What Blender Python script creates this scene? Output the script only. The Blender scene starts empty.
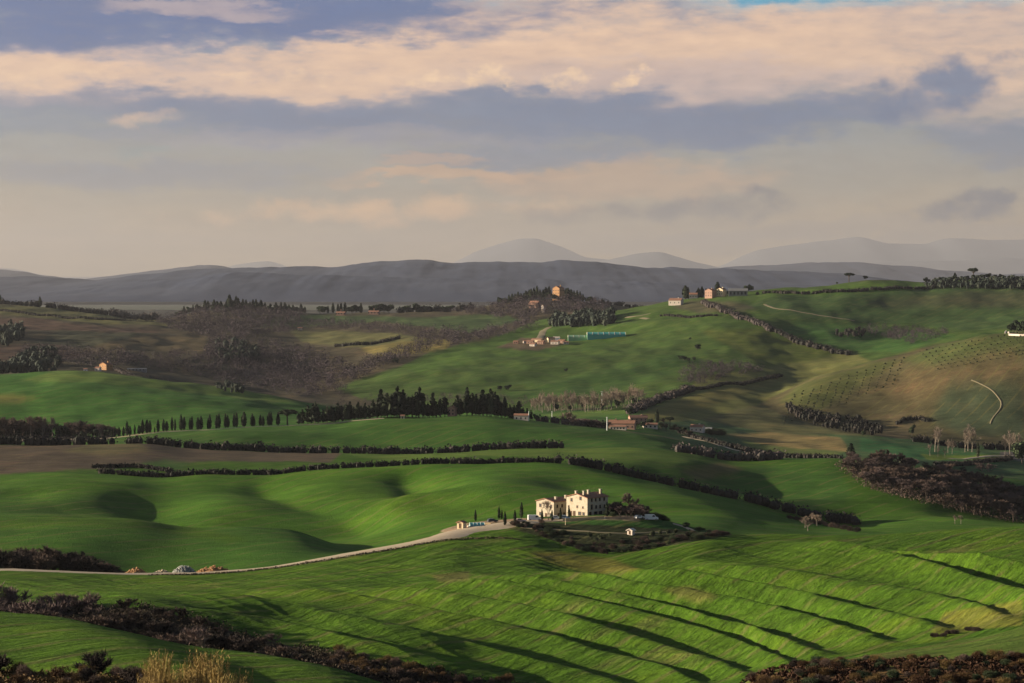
import bpy, bmesh, math, random
import numpy as np

# ------------------------------------------------------------------ camera, world, sun, exposure
SC = bpy.context.scene
COL = SC.collection
R = math.radians
F = 2418.0            # focal length in pixels of the 1024 px wide frame (85 mm on a 36 mm film)
CX, HZ = 512.0, 290.0 # optical axis column, row of the horizon
CAMZ = 140.0

cam = bpy.data.objects.new('camera', bpy.data.cameras.new('camera'))
COL.objects.link(cam)
cam.location = (0, 0, CAMZ)
cam.rotation_euler = (R(90), 0, 0)
cam.data.sensor_width = 36.0
cam.data.lens = F / 1024 * 36.0
cam.data.shift_y = -(341.5 - HZ) / 1024
cam.data.clip_start = 0.5
cam.data.clip_end = 170000
SC.camera = cam

SUN_EL, SUN_AZ = 10.5, -84.0      # degrees; azimuth from +Y towards +X : the sun stands to the left
sun = bpy.data.objects.new('sun', bpy.data.lights.new('sun', 'SUN'))
COL.objects.link(sun)
sun.data.energy = 5.0
sun.data.angle = R(0.55)
sun.data.color = (1.0, 0.84, 0.63)
sun.rotation_euler = (R(90 - SUN_EL), 0, R(180 - SUN_AZ))
SC.view_settings.view_transform = 'Standard'
SC.view_settings.look = 'None'
SC.view_settings.exposure = 1.52
SC.view_settings.gamma = 1.0
SC.view_settings.use_curve_mapping = False
SC.render.engine = 'CYCLES'
SC.cycles.use_denoising = True
SC.cycles.max_bounces = 4
SC.cycles.diffuse_bounces = 2
SC.cycles.volume_bounces = 0
SC.cycles.transparent_max_bounces = 8

W = bpy.data.worlds.new('World')
SC.world = W
W.use_nodes = True
NT = W.node_tree
NT.nodes.clear()

class NG:
    """small helper to write node graphs"""
    def __init__(s, nt): s.nt = nt
    def n(s, typ, ins=None, **kw):
        nd = s.nt.nodes.new(typ)
        for k, v in kw.items(): setattr(nd, k, v)
        for k, v in (ins or {}).items(): s.set(nd.inputs[k], v)
        return nd
    def set(s, sock, v):
        if isinstance(v, bpy.types.NodeSocket): s.nt.links.new(v, sock)
        elif isinstance(v, bpy.types.Node): s.nt.links.new(v.outputs[0], sock)
        elif isinstance(v, (tuple, list)) and sock.type == 'RGBA' and len(v) == 3: sock.default_value = (*v, 1)
        else: sock.default_value = v
    def m(s, op, a, b=None, c=None, clamp=False):
        nd = s.nt.nodes.new('ShaderNodeMath'); nd.operation = op; nd.use_clamp = clamp
        s.set(nd.inputs[0], a)
        if b is not None: s.set(nd.inputs[1], b)
        if c is not None: s.set(nd.inputs[2], c)
        return nd.outputs[0]
    def mix(s, f, a, b, blend='MIX'):
        nd = s.nt.nodes.new('ShaderNodeMix'); nd.data_type = 'RGBA'; nd.blend_type = blend
        s.set(nd.inputs[0], f); s.set(nd.inputs[6], a); s.set(nd.inputs[7], b)
        return nd.outputs[2]
    def ss(s, x, a, b):   # smoothstep a..b
        nd = s.nt.nodes.new('ShaderNodeMapRange'); nd.interpolation_type = 'SMOOTHSTEP'
        s.set(nd.inputs[0], x); nd.inputs[1].default_value = a; nd.inputs[2].default_value = b
        return nd.outputs[0]

def build_sky():
    g = NG(NT)
    tc = g.n('ShaderNodeTexCoord')
    sep = g.n('ShaderNodeSeparateXYZ', {0: tc.outputs['Generated']})
    x, y, z = sep.outputs
    az = g.m('ARCTAN2', x, y)                         # radians to the right of north
    el = g.m('ARCSINE', z)
    # slowly wandering distortion, so no cloud has a drawn outline
    flat = g.n('ShaderNodeCombineXYZ', {0: az, 1: g.m('MULTIPLY', el, 3.0), 2: 0.37})
    n1 = g.n('ShaderNodeTexNoise', {'Vector': flat, 'Scale': 13.0, 'Detail': 7.0, 'Roughness': 0.6})
    n2 = g.n('ShaderNodeTexNoise', {'Vector': flat, 'Scale': 70.0, 'Detail': 8.0, 'Roughness': 0.62})
    n3 = g.n('ShaderNodeTexNoise', {'Vector': g.n('ShaderNodeCombineXYZ', {0: az, 1: g.m('MULTIPLY', el, 6.0), 2: 0.7}), 'Scale': 22.0, 'Detail': 8.0, 'Roughness': 0.62})
    sp = g.n('ShaderNodeSeparateColor', {0: n1.outputs['Color']})
    sp2 = g.n('ShaderNodeSeparateColor', {0: n2.outputs['Color']})
    def off(s1, a1, s2, a2):
        return g.m('ADD', g.m('MULTIPLY', g.m('SUBTRACT', s1, 0.5), a1), g.m('MULTIPLY', g.m('SUBTRACT', s2, 0.5), a2))
    azw = g.m('ADD', az, off(sp.outputs[0], 0.10, sp2.outputs[0], 0.022))
    elw = g.m('ADD', el, off(sp.outputs[1], 0.032, sp2.outputs[1], 0.013))
    fine = g.m('ADD', off(sp.outputs[2], 1.8, sp2.outputs[2], 3.0), g.m('MULTIPLY', g.m('SUBTRACT', n3.outputs[0], 0.5), 2.6))
    sky = g.n('ShaderNodeTexSky', sky_type='NISHITA', sun_disc=False, sun_elevation=R(SUN_EL),
              sun_rotation=R(SUN_AZ), altitude=300.0, air_density=1.0, dust_density=2.0, ozone_density=2.0)
    col = g.mix(1.0, sky.outputs[0], (SKY_S, SKY_S, SKY_S), 'MULTIPLY')
    # general thin veil of high cloud: warm and grey near the horizon, lilac-blue higher up
    ramp = g.n('ShaderNodeValToRGB', {0: g.m('DIVIDE', g.m('ADD', el, off(sp.outputs[1], 0.03, sp2.outputs[2], 0.008)), 0.14)})
    cr = ramp.color_ramp
    cr.elements[0].position = 0.0; cr.elements[0].color = (*VEIL[0][1], 1)
    cr.elements[1].position = 1.0; cr.elements[1].color = (*VEIL[-1][1], 1)
    for p, c in VEIL[1:-1]:
        e = cr.elements.new(p); e.color = (*c, 1)
    veil = g.m('ADD', 0.86, g.m('MULTIPLY', fine, 0.10), clamp=True)
    col = g.mix(veil, col, ramp.outputs[0])
    # the named cloud bodies: (column, row, half width px, half height px, colour, strength, softness)
    # heaped clouds: round noise, flat bases
    iso = g.n('ShaderNodeCombineXYZ', {0: az, 1: g.m('MULTIPLY', el, 1.3), 2: 1.9})
    n5 = g.n('ShaderNodeTexNoise', {'Vector': iso, 'Scale': 48.0, 'Detail': 8.0, 'Roughness': 0.58})
    sp5 = g.n('ShaderNodeSeparateColor', {0: n5.outputs['Color']})
    azc = g.m('ADD', az, g.m('MULTIPLY', g.m('SUBTRACT', sp5.outputs[0], 0.5), 0.022))
    elc = g.m('ADD', el, g.m('MULTIPLY', g.m('SUBTRACT', sp5.outputs[1], 0.5), 0.016))
    n6 = g.n('ShaderNodeTexNoise', {'Vector': iso, 'Scale': 130.0, 'Detail': 7.0, 'Roughness': 0.62})
    sp6 = g.n('ShaderNodeSeparateColor', {0: n6.outputs['Color']})
    azp = g.m('ADD', az, g.m('MULTIPLY', g.m('SUBTRACT', sp6.outputs[0], 0.5), 0.016))
    elp = g.m('ADD', el, g.m('MULTIPLY', g.m('SUBTRACT', sp6.outputs[1], 0.5), 0.013))
    for (u, v, a, b, c, st, tilt, *heap) in CLOUDS:
        au, ev = (u - CX) / F, (HZ - v) / F
        da = g.m('SUBTRACT', (azp if heap[0] == 1 else azc) if heap else azw, au)
        de = g.m('SUBTRACT', g.m('SUBTRACT', (elp if heap[0] == 1 else elc) if heap else elw, ev), g.m('MULTIPLY', da, tilt))
        d2 = g.m('ADD', g.m('POWER', g.m('DIVIDE', g.m('ABSOLUTE', da), a / F), 2.0),
                 g.m('POWER', g.m('DIVIDE', g.m('ABSOLUTE', de), b / F), 2.0))
        m = g.m('SUBTRACT', g.m('SUBTRACT', 1.0, d2), g.m('MULTIPLY', fine, -0.62))
        if heap: m = g.ss(g.m('ADD', g.m('SUBTRACT', 1.0, d2), g.m('MULTIPLY', g.m('SUBTRACT', (sp6 if heap[0] == 1 else sp5).outputs[2], 0.5), 5.0)), -0.3 if heap[0] == 1 else -0.1, 1.5)
        else: m = g.ss(m, -0.85, 0.95)
        m = g.m('MULTIPLY', m, st)
        col = g.mix(m, col, c)
    lt = g.m('ADD', 0.62, g.m('ADD', g.m('MULTIPLY', n3.outputs[0], 0.36), g.m('MULTIPLY', sp2.outputs[2], 0.42)))
    col = g.n('ShaderNodeVectorMath', {0: col, 1: g.n('ShaderNodeCombineXYZ', {0: lt, 1: lt, 2: g.m('ADD', 0.76, g.m('ADD', g.m('MULTIPLY', n3.outputs[0], 0.22), g.m('MULTIPLY', sp2.outputs[2], 0.28)))})}, operation='MULTIPLY').outputs[0]
    # the unseen rest of the sky, high above the picture: broken cloud over blue, the cloud darkened to lower the ambient light
    nb = g.n('ShaderNodeTexNoise', {'Vector': tc.outputs['Generated'], 'Scale': 3.0, 'Detail': 6.0, 'Roughness': 0.6})
    hi = g.mix(g.ss(nb.outputs[0], 0.42, 0.62), g.mix(1.0, sky.outputs[0], (SKY_S,) * 3, 'MULTIPLY'), (0.06, 0.07, 0.09))
    col = g.mix(g.ss(el, 0.125, 0.24), col, hi)
    bg = g.n('ShaderNodeBackground', {'Color': col, 'Strength': WORLD_S})
    out = g.n('ShaderNodeOutputWorld')
    NT.links.new(bg.outputs[0], out.inputs[0])

# the sky texture enters at about 0.05 (SKY_S * WORLD_S); the cloud colours are what the clouds send out
WORLD_S = 0.34
SKY_S = 0.14
VEIL = [(0.0, (0.82, 0.56, 0.26)), (0.14, (0.72, 0.50, 0.26)), (0.30, (0.42, 0.37, 0.30)), (0.45, (0.30, 0.33, 0.36)),
        (0.62, (0.30, 0.35, 0.44)), (0.80, (0.32, 0.35, 0.46)), (1.0, (0.24, 0.30, 0.50))]
PEACH, PINK, SLATE, DEEP, GOLD, CREAM = (0.92, 0.62, 0.43), (0.64, 0.49, 0.46), (0.125, 0.195, 0.345), (0.065, 0.14, 0.35), (0.70, 0.42, 0.24), (1.10, 0.76, 0.48)
CLOUDS = [
    (820, -6, 330, 20, (0.06, 0.40, 0.62), 0.9, 0.02),     # turquoise gap top right
    (150, 6, 330, 40, DEEP, 0.9, -0.02), (20, 44, 150, 20, DEEP, 0.8, 0.0), (560, 14, 200, 10, SLATE, 0.6, 0.0),
    (400, 20, 260, 18, DEEP, 0.6, 0.02),
    (200, 12, 80, 10, PINK, 0.6, 0.0), (620, 4, 160, 10, PEACH, 0.5, 0.0),
    (120, 82, 220, 30, PINK, 0.9, 0.0), (400, 74, 260, 34, PINK, 0.9, 0.02), (600, 56, 280, 40, PEACH, 0.8, 0.03),
    (850, 50, 300, 46, PEACH, 0.75, 0.03), (700, 88, 200, 26, PINK, 0.8, 0.0), (970, 90, 110, 40, PEACH, 0.5, 0.0),
    (60, 76, 90, 16, PEACH, 0.9, 0.0), (210, 84, 80, 14, PEACH, 0.6, 0.0), (330, 82, 70, 13, PEACH, 0.8, 0.0), (420, 52, 220, 14, PEACH, 0.8, 0.04),
    (230, 116, 130, 22, SLATE, 0.9, -0.04), (80, 112, 120, 14, SLATE, 0.55, 0), (60, 136, 130, 10, SLATE, 0.4, 0),
    (430, 122, 200, 22, SLATE, 0.85, 0.0), (640, 122, 180, 26, SLATE, 0.95, -0.03),
    (830, 122, 140, 22, SLATE, 0.85, 0.10), (925, 92, 85, 30, SLATE, 0.95, 0.20, 2),
    (160, 122, 38, 8, PEACH, 0.7, 0, 2), (150, 152, 40, 5, (0.20, 0.34, 0.38), 0.4, 0),
    (1010, 145, 60, 24, SLATE, 0.6, 0.0), (520, 158, 120, 12, SLATE, 0.6, 0.0), (130, 176, 190, 14, SLATE, 0.45, 0), (300, 140, 200, 10, (0.34, 0.32, 0.38), 0.5, 0),
    (460, 176, 110, 7, GOLD, 0.8, 0.0), (430, 160, 50, 6, GOLD, 0.5, 0.0), (630, 182, 130, 18, GOLD, 0.6, 0.0),
    (330, 214, 160, 14, (1.05, 0.62, 0.30), 0.85, 0.0, 2), (470, 208, 120, 13, (1.0, 0.60, 0.30), 0.75, 0.0, 2), (510, 200, 14, 7, PEACH, 0.7, 0, 2),
    (690, 212, 110, 15, (0.13, 0.14, 0.18), 0.85, 0.03, 2), (768, 196, 34, 12, (0.12, 0.14, 0.19), 0.9, 0.0, 2), (580, 216, 90, 10, (0.22, 0.19, 0.18), 0.7, 0, 2),
    (950, 210, 90, 12, (0.09, 0.12, 0.19), 0.9, 0.0, 2), (985, 198, 38, 10, (0.09, 0.12, 0.19), 0.9, 0.0, 2),
    (850, 238, 260, 10, (0.36, 0.31, 0.27), 0.5, 0),
    (436, 80, 25, 8, CREAM, 0.9, 0.0, 1), (487, 80, 28, 9, CREAM, 0.9, 0.0, 1), (489, 72, 14, 8, CREAM, 1.0, 0.0, 1), (566, 80, 30, 9, CREAM, 0.7, 0.1, 1), (574, 74, 12, 6, CREAM, 0.7, 0.1, 1), (630, 82, 20, 8, CREAM, 0.9, 0.3, 1), (638, 75, 9, 7, CREAM, 0.9, 0.3, 1), (300, 80, 36, 8, CREAM, 0.5, 0.0, 1), (240, 78, 20, 7, CREAM, 0.45, 0.0, 1), (85, 76, 40, 12, CREAM, 0.4, 0.0, 1), (20, 84, 30, 8, CREAM, 0.4, 0.0, 1),
]
build_sky()

# ------------------------------------------------------------------ small toolkit
def tag(o, label=None, cat=None, group=None, kind=None):
    if label: o['label'] = label
    if cat: o['category'] = cat
    if group: o['group'] = group
    if kind: o['kind'] = kind
    return o

def vnoise(x, y, seed=0):
    """2-D gradient noise, about -0.7..0.7"""
    xi = np.floor(x).astype(np.int64); yi = np.floor(y).astype(np.int64)
    fx, fy = x - xi, y - yi
    def gr(ix, iy):
        h = (ix * 374761393 + iy * 668265263 + seed * 974711) & 0x7fffffff
        h = ((h ^ (h >> 13)) * 1274126177) & 0x7fffffff
        a = (h & 65535) / 65536.0 * 2 * np.pi
        return np.cos(a), np.sin(a)
    def dot(ix, iy, dx, dy):
        c, s = gr(ix, iy); return c * dx + s * dy
    sx = fx * fx * fx * (fx * (fx * 6 - 15) + 10); sy = fy * fy * fy * (fy * (fy * 6 - 15) + 10)
    a = dot(xi, yi, fx, fy); b = dot(xi + 1, yi, fx - 1, fy)
    c = dot(xi, yi + 1, fx, fy - 1); d = dot(xi + 1, yi + 1, fx - 1, fy - 1)
    return (a + (b - a) * sx) * (1 - sy) + (c + (d - c) * sx) * sy

def fbm(x, y, oct=4, seed=0):
    r = 0; amp = 1.0
    for k in range(oct):
        r = r + amp * vnoise(x * 2 ** k, y * 2 ** k, seed + k); amp *= 0.5
    return r

def slopes(xk, yk):
    """monotone cubic slopes; xk, yk of shape (K, ...)"""
    h = np.diff(xk, axis=0); d = np.diff(yk, axis=0) / h
    m = np.zeros_like(yk)
    w1 = 2 * h[1:] + h[:-1]; w2 = h[1:] + 2 * h[:-1]
    same = d[1:] * d[:-1] > 0
    with np.errstate(divide='ignore', invalid='ignore'):
        hm = (w1 + w2) / (w1 / d[:-1] + w2 / d[1:])
    m[1:-1] = np.where(same, hm, 0.0)
    m[0] = d[0]; m[-1] = d[-1]
    return m

def herm(t, h, y0, y1, m0, m1):
    return (y0 * (1 + 2 * t) * (1 - t) ** 2 + h * m0 * t * (1 - t) ** 2 + y1 * t * t * (3 - 2 * t) + h * m1 * t * t * (t - 1))

def pchip(pts, x):
    xk = np.array([p[0] for p in pts], float); yk = np.array([p[1] for p in pts], float)
    if len(xk) == 1: return np.full_like(x, yk[0])
    m = slopes(xk, yk); m[0] = m[-1] = 0
    i = np.clip(np.searchsorted(xk, x) - 1, 0, len(xk) - 2)
    h = xk[i + 1] - xk[i]; t = np.clip((x - xk[i]) / h, 0, 1)
    return herm(t, h, yk[i], yk[i + 1], m[i], m[i + 1])

# ------------------------------------------------------------------ the land
# Each key curve runs across the valley: name, distance (m) and how low below eye level the ground lies there,
# written as the row it shows at.  Between crests the ground dips out of sight.
U0 = -300; U1 = 1324
KEYS = [
 ('near0', [(512, 12)],  'z', [(512, -2.2)]),
 ('near1', [(512, 70)],  'z', [(512, -22)]),
 ('near2', [(512, 200)], 'z', [(512, -52)]),
 ('fore',  [(0, 340), (300, 350), (600, 400), (760, 330), (1024, 330)], 'v',
    [(U0, 676), (0, 678), (150, 684), (300, 705), (560, 745), (700, 720), (740, 686), (780, 672), (850, 668), (1024, 664), (U1, 655)]),
 ('foredip', [(0, 385), (300, 355), (600, 385), (760, 365), (1024, 370)], 'v',
    [(U0, 670), (0, 672), (150, 678), (300, 700), (560, 740), (700, 722), (790, 676), (880, 668), (1024, 664), (U1, 655)]),
 ('swell', [(0, 430), (200, 405), (380, 380), (600, 410), (700, 420), (900, 430), (1024, 430)], 'v',
    [(U0, 636), (0, 638), (60, 639), (130, 647), (200, 663), (256, 680), (400, 705), (560, 730), (700, 715), (760, 690), (830, 666), (930, 655), (1024, 648), (U1, 630)]),
 ('near_hill', [(0, 490), (200, 460), (380, 425), (600, 450), (760, 490), (900, 510), (1024, 510)], 'v',
    [(U0, 605), (0, 612), (60, 617), (128, 632), (190, 645), (256, 653), (330, 667), (380, 682), (450, 705), (600, 715), (720, 690), (790, 670), (880, 654), (960, 641), (1024, 627), (U1, 560)]),
 ('gully', [(0, 545), (200, 520), (400, 480), (600, 490), (760, 520), (900, 545), (1024, 560)], 'v',
    [(U0, 640), (0, 640), (60, 645), (130, 660), (190, 668), (256, 678), (330, 692), (450, 712), (600, 712), (720, 690), (790, 674), (880, 660), (960, 648), (1024, 634), (U1, 600)]),
 ('far_bank', [(0, 620), (200, 590), (400, 545), (600, 535), (900, 585), (1024, 600)], 'v',
    [(U0, 604), (0, 603), (60, 604), (130, 602), (190, 613), (240, 628), (300, 643), (360, 653), (430, 667), (500, 682), (600, 692), (720, 680), (790, 662), (880, 646), (960, 632), (1024, 615), (U1, 600)]),
 ('mid_face', [(0, 720), (300, 730), (512, 740), (1024, 760)], 'v',
    [(U0, 586), (0, 586), (150, 588), (256, 590), (400, 596), (512, 594), (650, 596), (800, 592), (1024, 582), (U1, 578)]),
 ('road_ridge', [(0, 830), (200, 850), (400, 900), (512, 925), (600, 880), (700, 900), (760, 935), (1024, 960)], 'v',
    [(U0, 574), (0, 569), (60, 571), (130, 574), (200, 573), (256, 569), (320, 558), (400, 543), (450, 533), (512, 531), (560, 545), (605, 554), (640, 551), (680, 543), (725, 536), (770, 534), (850, 535), (900, 533), (960, 529), (1024, 526), (U1, 518)]),
 ('garden_bank', [(0, 850), (200, 870), (400, 920), (512, 938), (600, 922), (700, 930), (760, 955), (1024, 980)], 'v',
    [(U0, 577), (0, 571), (60, 573), (130, 576), (200, 575), (256, 572), (320, 561), (400, 546), (440, 532), (480, 526), (512, 523), (560, 526), (605, 530), (640, 532), (680, 533), (725, 534), (770, 537), (850, 538), (900, 536), (960, 532), (1024, 529), (U1, 521)]),
 ('terrace', [(0, 890), (200, 910), (400, 945), (512, 962), (600, 950), (700, 955), (760, 975), (1024, 1005)], 'v',
    [(U0, 585), (0, 580), (130, 583), (200, 582), (256, 580), (320, 572), (400, 552), (440, 530), (480, 522), (530, 519), (560, 518), (605, 516), (650, 519), (680, 526), (725, 534), (770, 543), (850, 543), (900, 540), (960, 536), (1024, 534), (U1, 526)]),
 ('terrace_back', [(0, 930), (200, 950), (400, 990), (512, 1015), (600, 1015), (700, 1005), (760, 1015), (1024, 1045)], 'v',
    [(U0, 582), (0, 577), (130, 582), (200, 580), (256, 576), (320, 568), (400, 552), (440, 531), (480, 523), (530, 519), (560, 518), (605, 516.5), (650, 519.5), (680, 527), (725, 534), (770, 543), (850, 544), (900, 541), (960, 537), (1024, 535), (U1, 527)]),
 ('brook', [(0, 1010), (512, 1090), (1024, 1100)], 'v',
    [(U0, 572), (0, 572), (60, 572), (130, 580), (200, 576), (256, 566), (320, 560), (400, 552), (450, 538), (512, 534), (560, 530), (605, 526), (650, 526), (700, 530), (760, 540), (850, 545), (900, 543), (960, 538), (1024, 536), (U1, 528)]),
 ('left_dome', [(0, 1190), (512, 1220), (1024, 1250)], 'v',
    [(U0, 521), (0, 519), (60, 517), (110, 517), (150, 521), (190, 527), (235, 526), (285, 528), (315, 536), (340, 547), (370, 547), (400, 541), (450, 530), (512, 522), (600, 515), (700, 516), (760, 524), (850, 533), (900, 533), (960, 532), (1024, 532), (U1, 528)]),
 ('dome_dip', [(0, 1270), (512, 1320), (1024, 1380)], 'v',
    [(U0, 532), (0, 530), (60, 529), (110, 529), (150, 532), (190, 537), (235, 537), (285, 539), (315, 541), (340, 538), (370, 530), (400, 518), (450, 510), (512, 504), (600, 500), (700, 507), (760, 516), (850, 529), (900, 526), (960, 525), (1024, 528), (U1, 532)]),
 ('hedge_ridge', [(0, 1560), (512, 1560), (1024, 1560)], 'v',
    [(U0, 480), (0, 477), (60, 473), (130, 475), (165, 478), (200, 475), (256, 475), (300, 471), (350, 468), (400, 466), (450, 463), (512, 463), (560, 464), (600, 469), (650, 481), (700, 493), (740, 502), (800, 518), (850, 527), (880, 519), (920, 514), (960, 517), (1024, 524), (U1, 532)]),
 ('hedge_dip', [(0, 1630), (512, 1630), (1024, 1640)], 'v',
    [(U0, 482), (0, 476), (60, 474), (130, 477), (200, 479), (300, 475), (400, 470), (512, 466), (560, 467), (600, 471), (650, 482), (700, 492), (740, 497), (800, 503), (850, 506), (880, 505), (920, 508), (960, 515), (1024, 523), (U1, 532)]),
 ('strip', [(0, 1870), (512, 1890), (1024, 1860)], 'v',
    [(U0, 448), (0, 446), (100, 444), (130, 443), (190, 448), (256, 451), (340, 455), (400, 455), (450, 451), (512, 449), (560, 448), (620, 447), (680, 453), (740, 462), (780, 462), (830, 459), (880, 463), (930, 474), (980, 486), (1024, 500), (U1, 540)]),
 ('strip_dip', [(0, 1950), (512, 1970), (1024, 1960)], 'v',
    [(U0, 450), (0, 447), (100, 446), (190, 450), (256, 453), (340, 457), (400, 457), (450, 453), (512, 451), (620, 449), (680, 454), (740, 462), (780, 463), (830, 461), (880, 467), (930, 480), (980, 492), (1024, 506), (U1, 545)]),
 ('avenue_ridge', [(0, 2190), (512, 2200), (700, 2150), (1024, 2150)], 'v',
    [(U0, 442), (0, 440), (60, 440), (110, 438), (160, 431), (256, 427), (330, 423), (400, 417), (470, 416), (530, 420), (580, 427), (640, 433), (700, 445), (760, 456), (830, 456), (900, 461), (960, 468), (1024, 476), (U1, 490)]),
 ('avenue_dip', [(0, 2300), (512, 2320), (1024, 2350)], 'v',
    [(U0, 446), (0, 443), (60, 442), (110, 440), (160, 436), (256, 434), (330, 430), (400, 426), (470, 425), (530, 426), (580, 427), (640, 432), (700, 439), (760, 447), (830, 449), (900, 450), (960, 456), (1024, 460), (U1, 470)]),
 ('left_meadow', [(0, 2850), (512, 2800), (700, 2620), (775, 2540), (860, 2540), (1024, 2520)], 'v',
    [(U0, 376), (0, 373), (60, 371), (110, 373), (170, 381), (240, 391), (300, 401), (335, 408), (380, 414), (450, 412), (540, 409), (600, 410), (640, 408), (680, 414), (720, 425), (770, 432), (850, 433), (900, 440), (960, 446), (1024, 450), (U1, 450)]),
 ('meadow_dip', [(0, 3020), (512, 3050), (700, 2850), (775, 2700), (860, 2720), (1024, 2640)], 'v',
    [(U0, 380), (0, 376), (60, 374), (110, 376), (170, 385), (240, 394), (300, 402), (340, 406), (400, 405), (450, 403), (540, 400), (600, 398), (640, 398), (680, 400), (720, 408), (760, 416), (800, 424), (850, 427), (900, 430), (960, 434), (1024, 440), (U1, 444)]),
 ('orchard_hill', [(0, 3450), (512, 3500), (700, 3220), (775, 2980), (860, 3100), (1024, 2960)], 'v',
    [(U0, 360), (0, 362), (100, 364), (200, 378), (300, 388), (350, 384), (400, 376), (500, 372), (600, 374), (680, 376), (740, 390), (775, 400), (800, 386), (870, 364), (940, 348), (1010, 333), (1024, 331), (U1, 300)]),
 ('orchard_dip', [(0, 3650), (512, 3700), (700, 3500), (775, 3220), (860, 3320), (1024, 3200)], 'v',
    [(U0, 350), (0, 352), (100, 355), (200, 366), (300, 378), (350, 372), (400, 362), (500, 356), (600, 356), (680, 360), (740, 374), (780, 385), (800, 384), (870, 367), (940, 354), (1010, 342), (1024, 341), (U1, 310)]),
 ('east_face', [(0, 4100), (512, 4100), (775, 3800), (1024, 4000)], 'v',
    [(U0, 330), (0, 332), (100, 335), (200, 345), (300, 352), (350, 348), (400, 342), (500, 338), (600, 336), (700, 332), (760, 337), (800, 341), (870, 339), (940, 328), (1024, 318), (U1, 300)]),
 ('east_ridge', [(0, 4500), (512, 4500), (1024, 4500)], 'v',
    [(U0, 320), (0, 322), (100, 326), (200, 332), (300, 338), (400, 330), (500, 326), (560, 318), (600, 312), (640, 308), (670, 302), (690, 299), (720, 296), (745, 291), (800, 288), (860, 282), (900, 281), (920, 284), (950, 281), (1000, 279), (1024, 280), (U1, 285)]),
 ('east_dip', [(0, 4750), (512, 4800), (1024, 4800)], 'v',
    [(U0, 314), (0, 316), (100, 320), (200, 325), (300, 330), (400, 324), (500, 318), (560, 313), (600, 311), (640, 312), (690, 304), (745, 296), (860, 287), (950, 286), (1024, 285), (U1, 290)]),
 ('wood_ridge', [(0, 5300), (512, 5300), (1024, 5300)], 'v',
    [(U0, 300), (0, 305), (60, 309), (100, 314), (150, 321), (175, 318), (200, 312), (230, 309), (270, 310), (300, 314), (400, 313), (470, 310), (500, 304), (540, 299), (570, 299), (600, 305), (640, 308), (700, 312), (U1, 312)]),
 ('plain0', [(512, 6200)], 'v', [(U0, 325), (U1, 325)]),
 ('plain1', [(512, 8200)], 'v', [(U0, 308), (0, 308), (U1, 309)]),
]

def soft(pts, u, sig):
    """smooth curve through the points, its corners rounded"""
    g = np.arange(-1400, 2400, 2.0); y = pchip(pts, g); k = np.exp(-0.5 * (np.arange(-60, 61) * 2.0 / sig) ** 2); k /= k.sum()
    return np.interp(u, g, np.convolve(np.pad(y, 60, 'edge'), k, 'valid'))
def keyarr(u):
    D = []; Z = []
    for name, dk, mode, vk in KEYS:
        d = soft(dk, u, 28); w = soft(vk, u, 7 if 'garden' in name or 'terrace' in name or name == 'road_ridge' else 10)
        D.append(d); Z.append(w if mode == 'z' else -(w - HZ) / F * d)
    return np.array(D), np.array(Z)
KN = {k[0]: i for i, k in enumerate(KEYS)}

us = np.concatenate([np.linspace(-1100, -60, 60, endpoint=False), np.arange(-60, 1085, 1.1), np.linspace(1086, 2100, 60)])
ds = np.concatenate([np.linspace(3, 250, 60, endpoint=False), np.exp(np.arange(math.log(250), math.log(500), 0.004)), np.exp(np.arange(math.log(500), math.log(985), 0.0017)), np.exp(np.arange(math.log(985), math.log(8000), 0.0040))])
KD, KZ = keyarr(us)
KM = slopes(KD, KZ)
NR, NC = len(ds), len(us)
Z = np.zeros((NR, NC))
for j in range(NC):
    kd = KD[:, j]
    i = np.clip(np.searchsorted(kd, ds) - 1, 0, len(kd) - 2)
    h = kd[i + 1] - kd[i]; t = np.clip((ds - kd[i]) / h, 0, 1)
    Z[:, j] = herm(t, h, KZ[i, j], KZ[i + 1, j], KM[i, j], KM[i + 1, j])
# rounder crests and dips: blur a little along the distance
ker = np.array([1, 2, 3, 2, 1.]); ker /= ker.sum()
Zp = np.pad(Z, ((2, 2), (0, 0)), 'edge')
Z = sum(ker[k] * Zp[k:k + NR] for k in range(5))
lk = np.exp(-0.5 * (np.arange(-24, 25) / 8.0) ** 2); lk /= lk.sum()
Zp = np.pad(Z, ((0, 0), (24, 24)), 'edge')
Z = sum(lk[k] * Zp[:, k:k + NC] for k in range(49))
DD = ds[:, None] * np.ones((1, NC)); UU = us[None, :] * np.ones((NR, 1))
XX = (UU - CX) / F * DD

def vproj(z, d): return HZ - F * z / d

def column(u, H):
    c = np.interp(u, us, np.arange(NC)); i = min(int(c), NC - 2); t = c - i
    return H[:, i] * (1 - t) + H[:, i + 1] * t

def hit(u, v, dmin=250, dmax=7900, lift=0.0, H=None):
    """where the line of sight through (u, v) meets the land, not nearer than dmin"""
    z = column(u, Z if H is None else H) + lift
    vv = vproj(z, ds)
    ok = np.where((ds >= dmin) & (ds <= dmax) & (vv <= v))[0]
    if len(ok) == 0:
        rng = np.where((ds >= dmin) & (ds <= dmax))[0]
        k = rng[np.argmin(vv[rng])]; return ((u - CX) / F * ds[k], ds[k], z[k] - lift)
    k = ok[0]
    if k > 0 and vv[k - 1] > v and ds[k] > dmin:
        t = (vv[k - 1] - v) / (vv[k - 1] - vv[k]); d = ds[k - 1] + t * (ds[k] - ds[k - 1]); zz = z[k - 1] + t * (z[k] - z[k - 1])
    else: d, zz = ds[k], z[k]
    return ((u - CX) / F * d, d, zz - lift)

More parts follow.
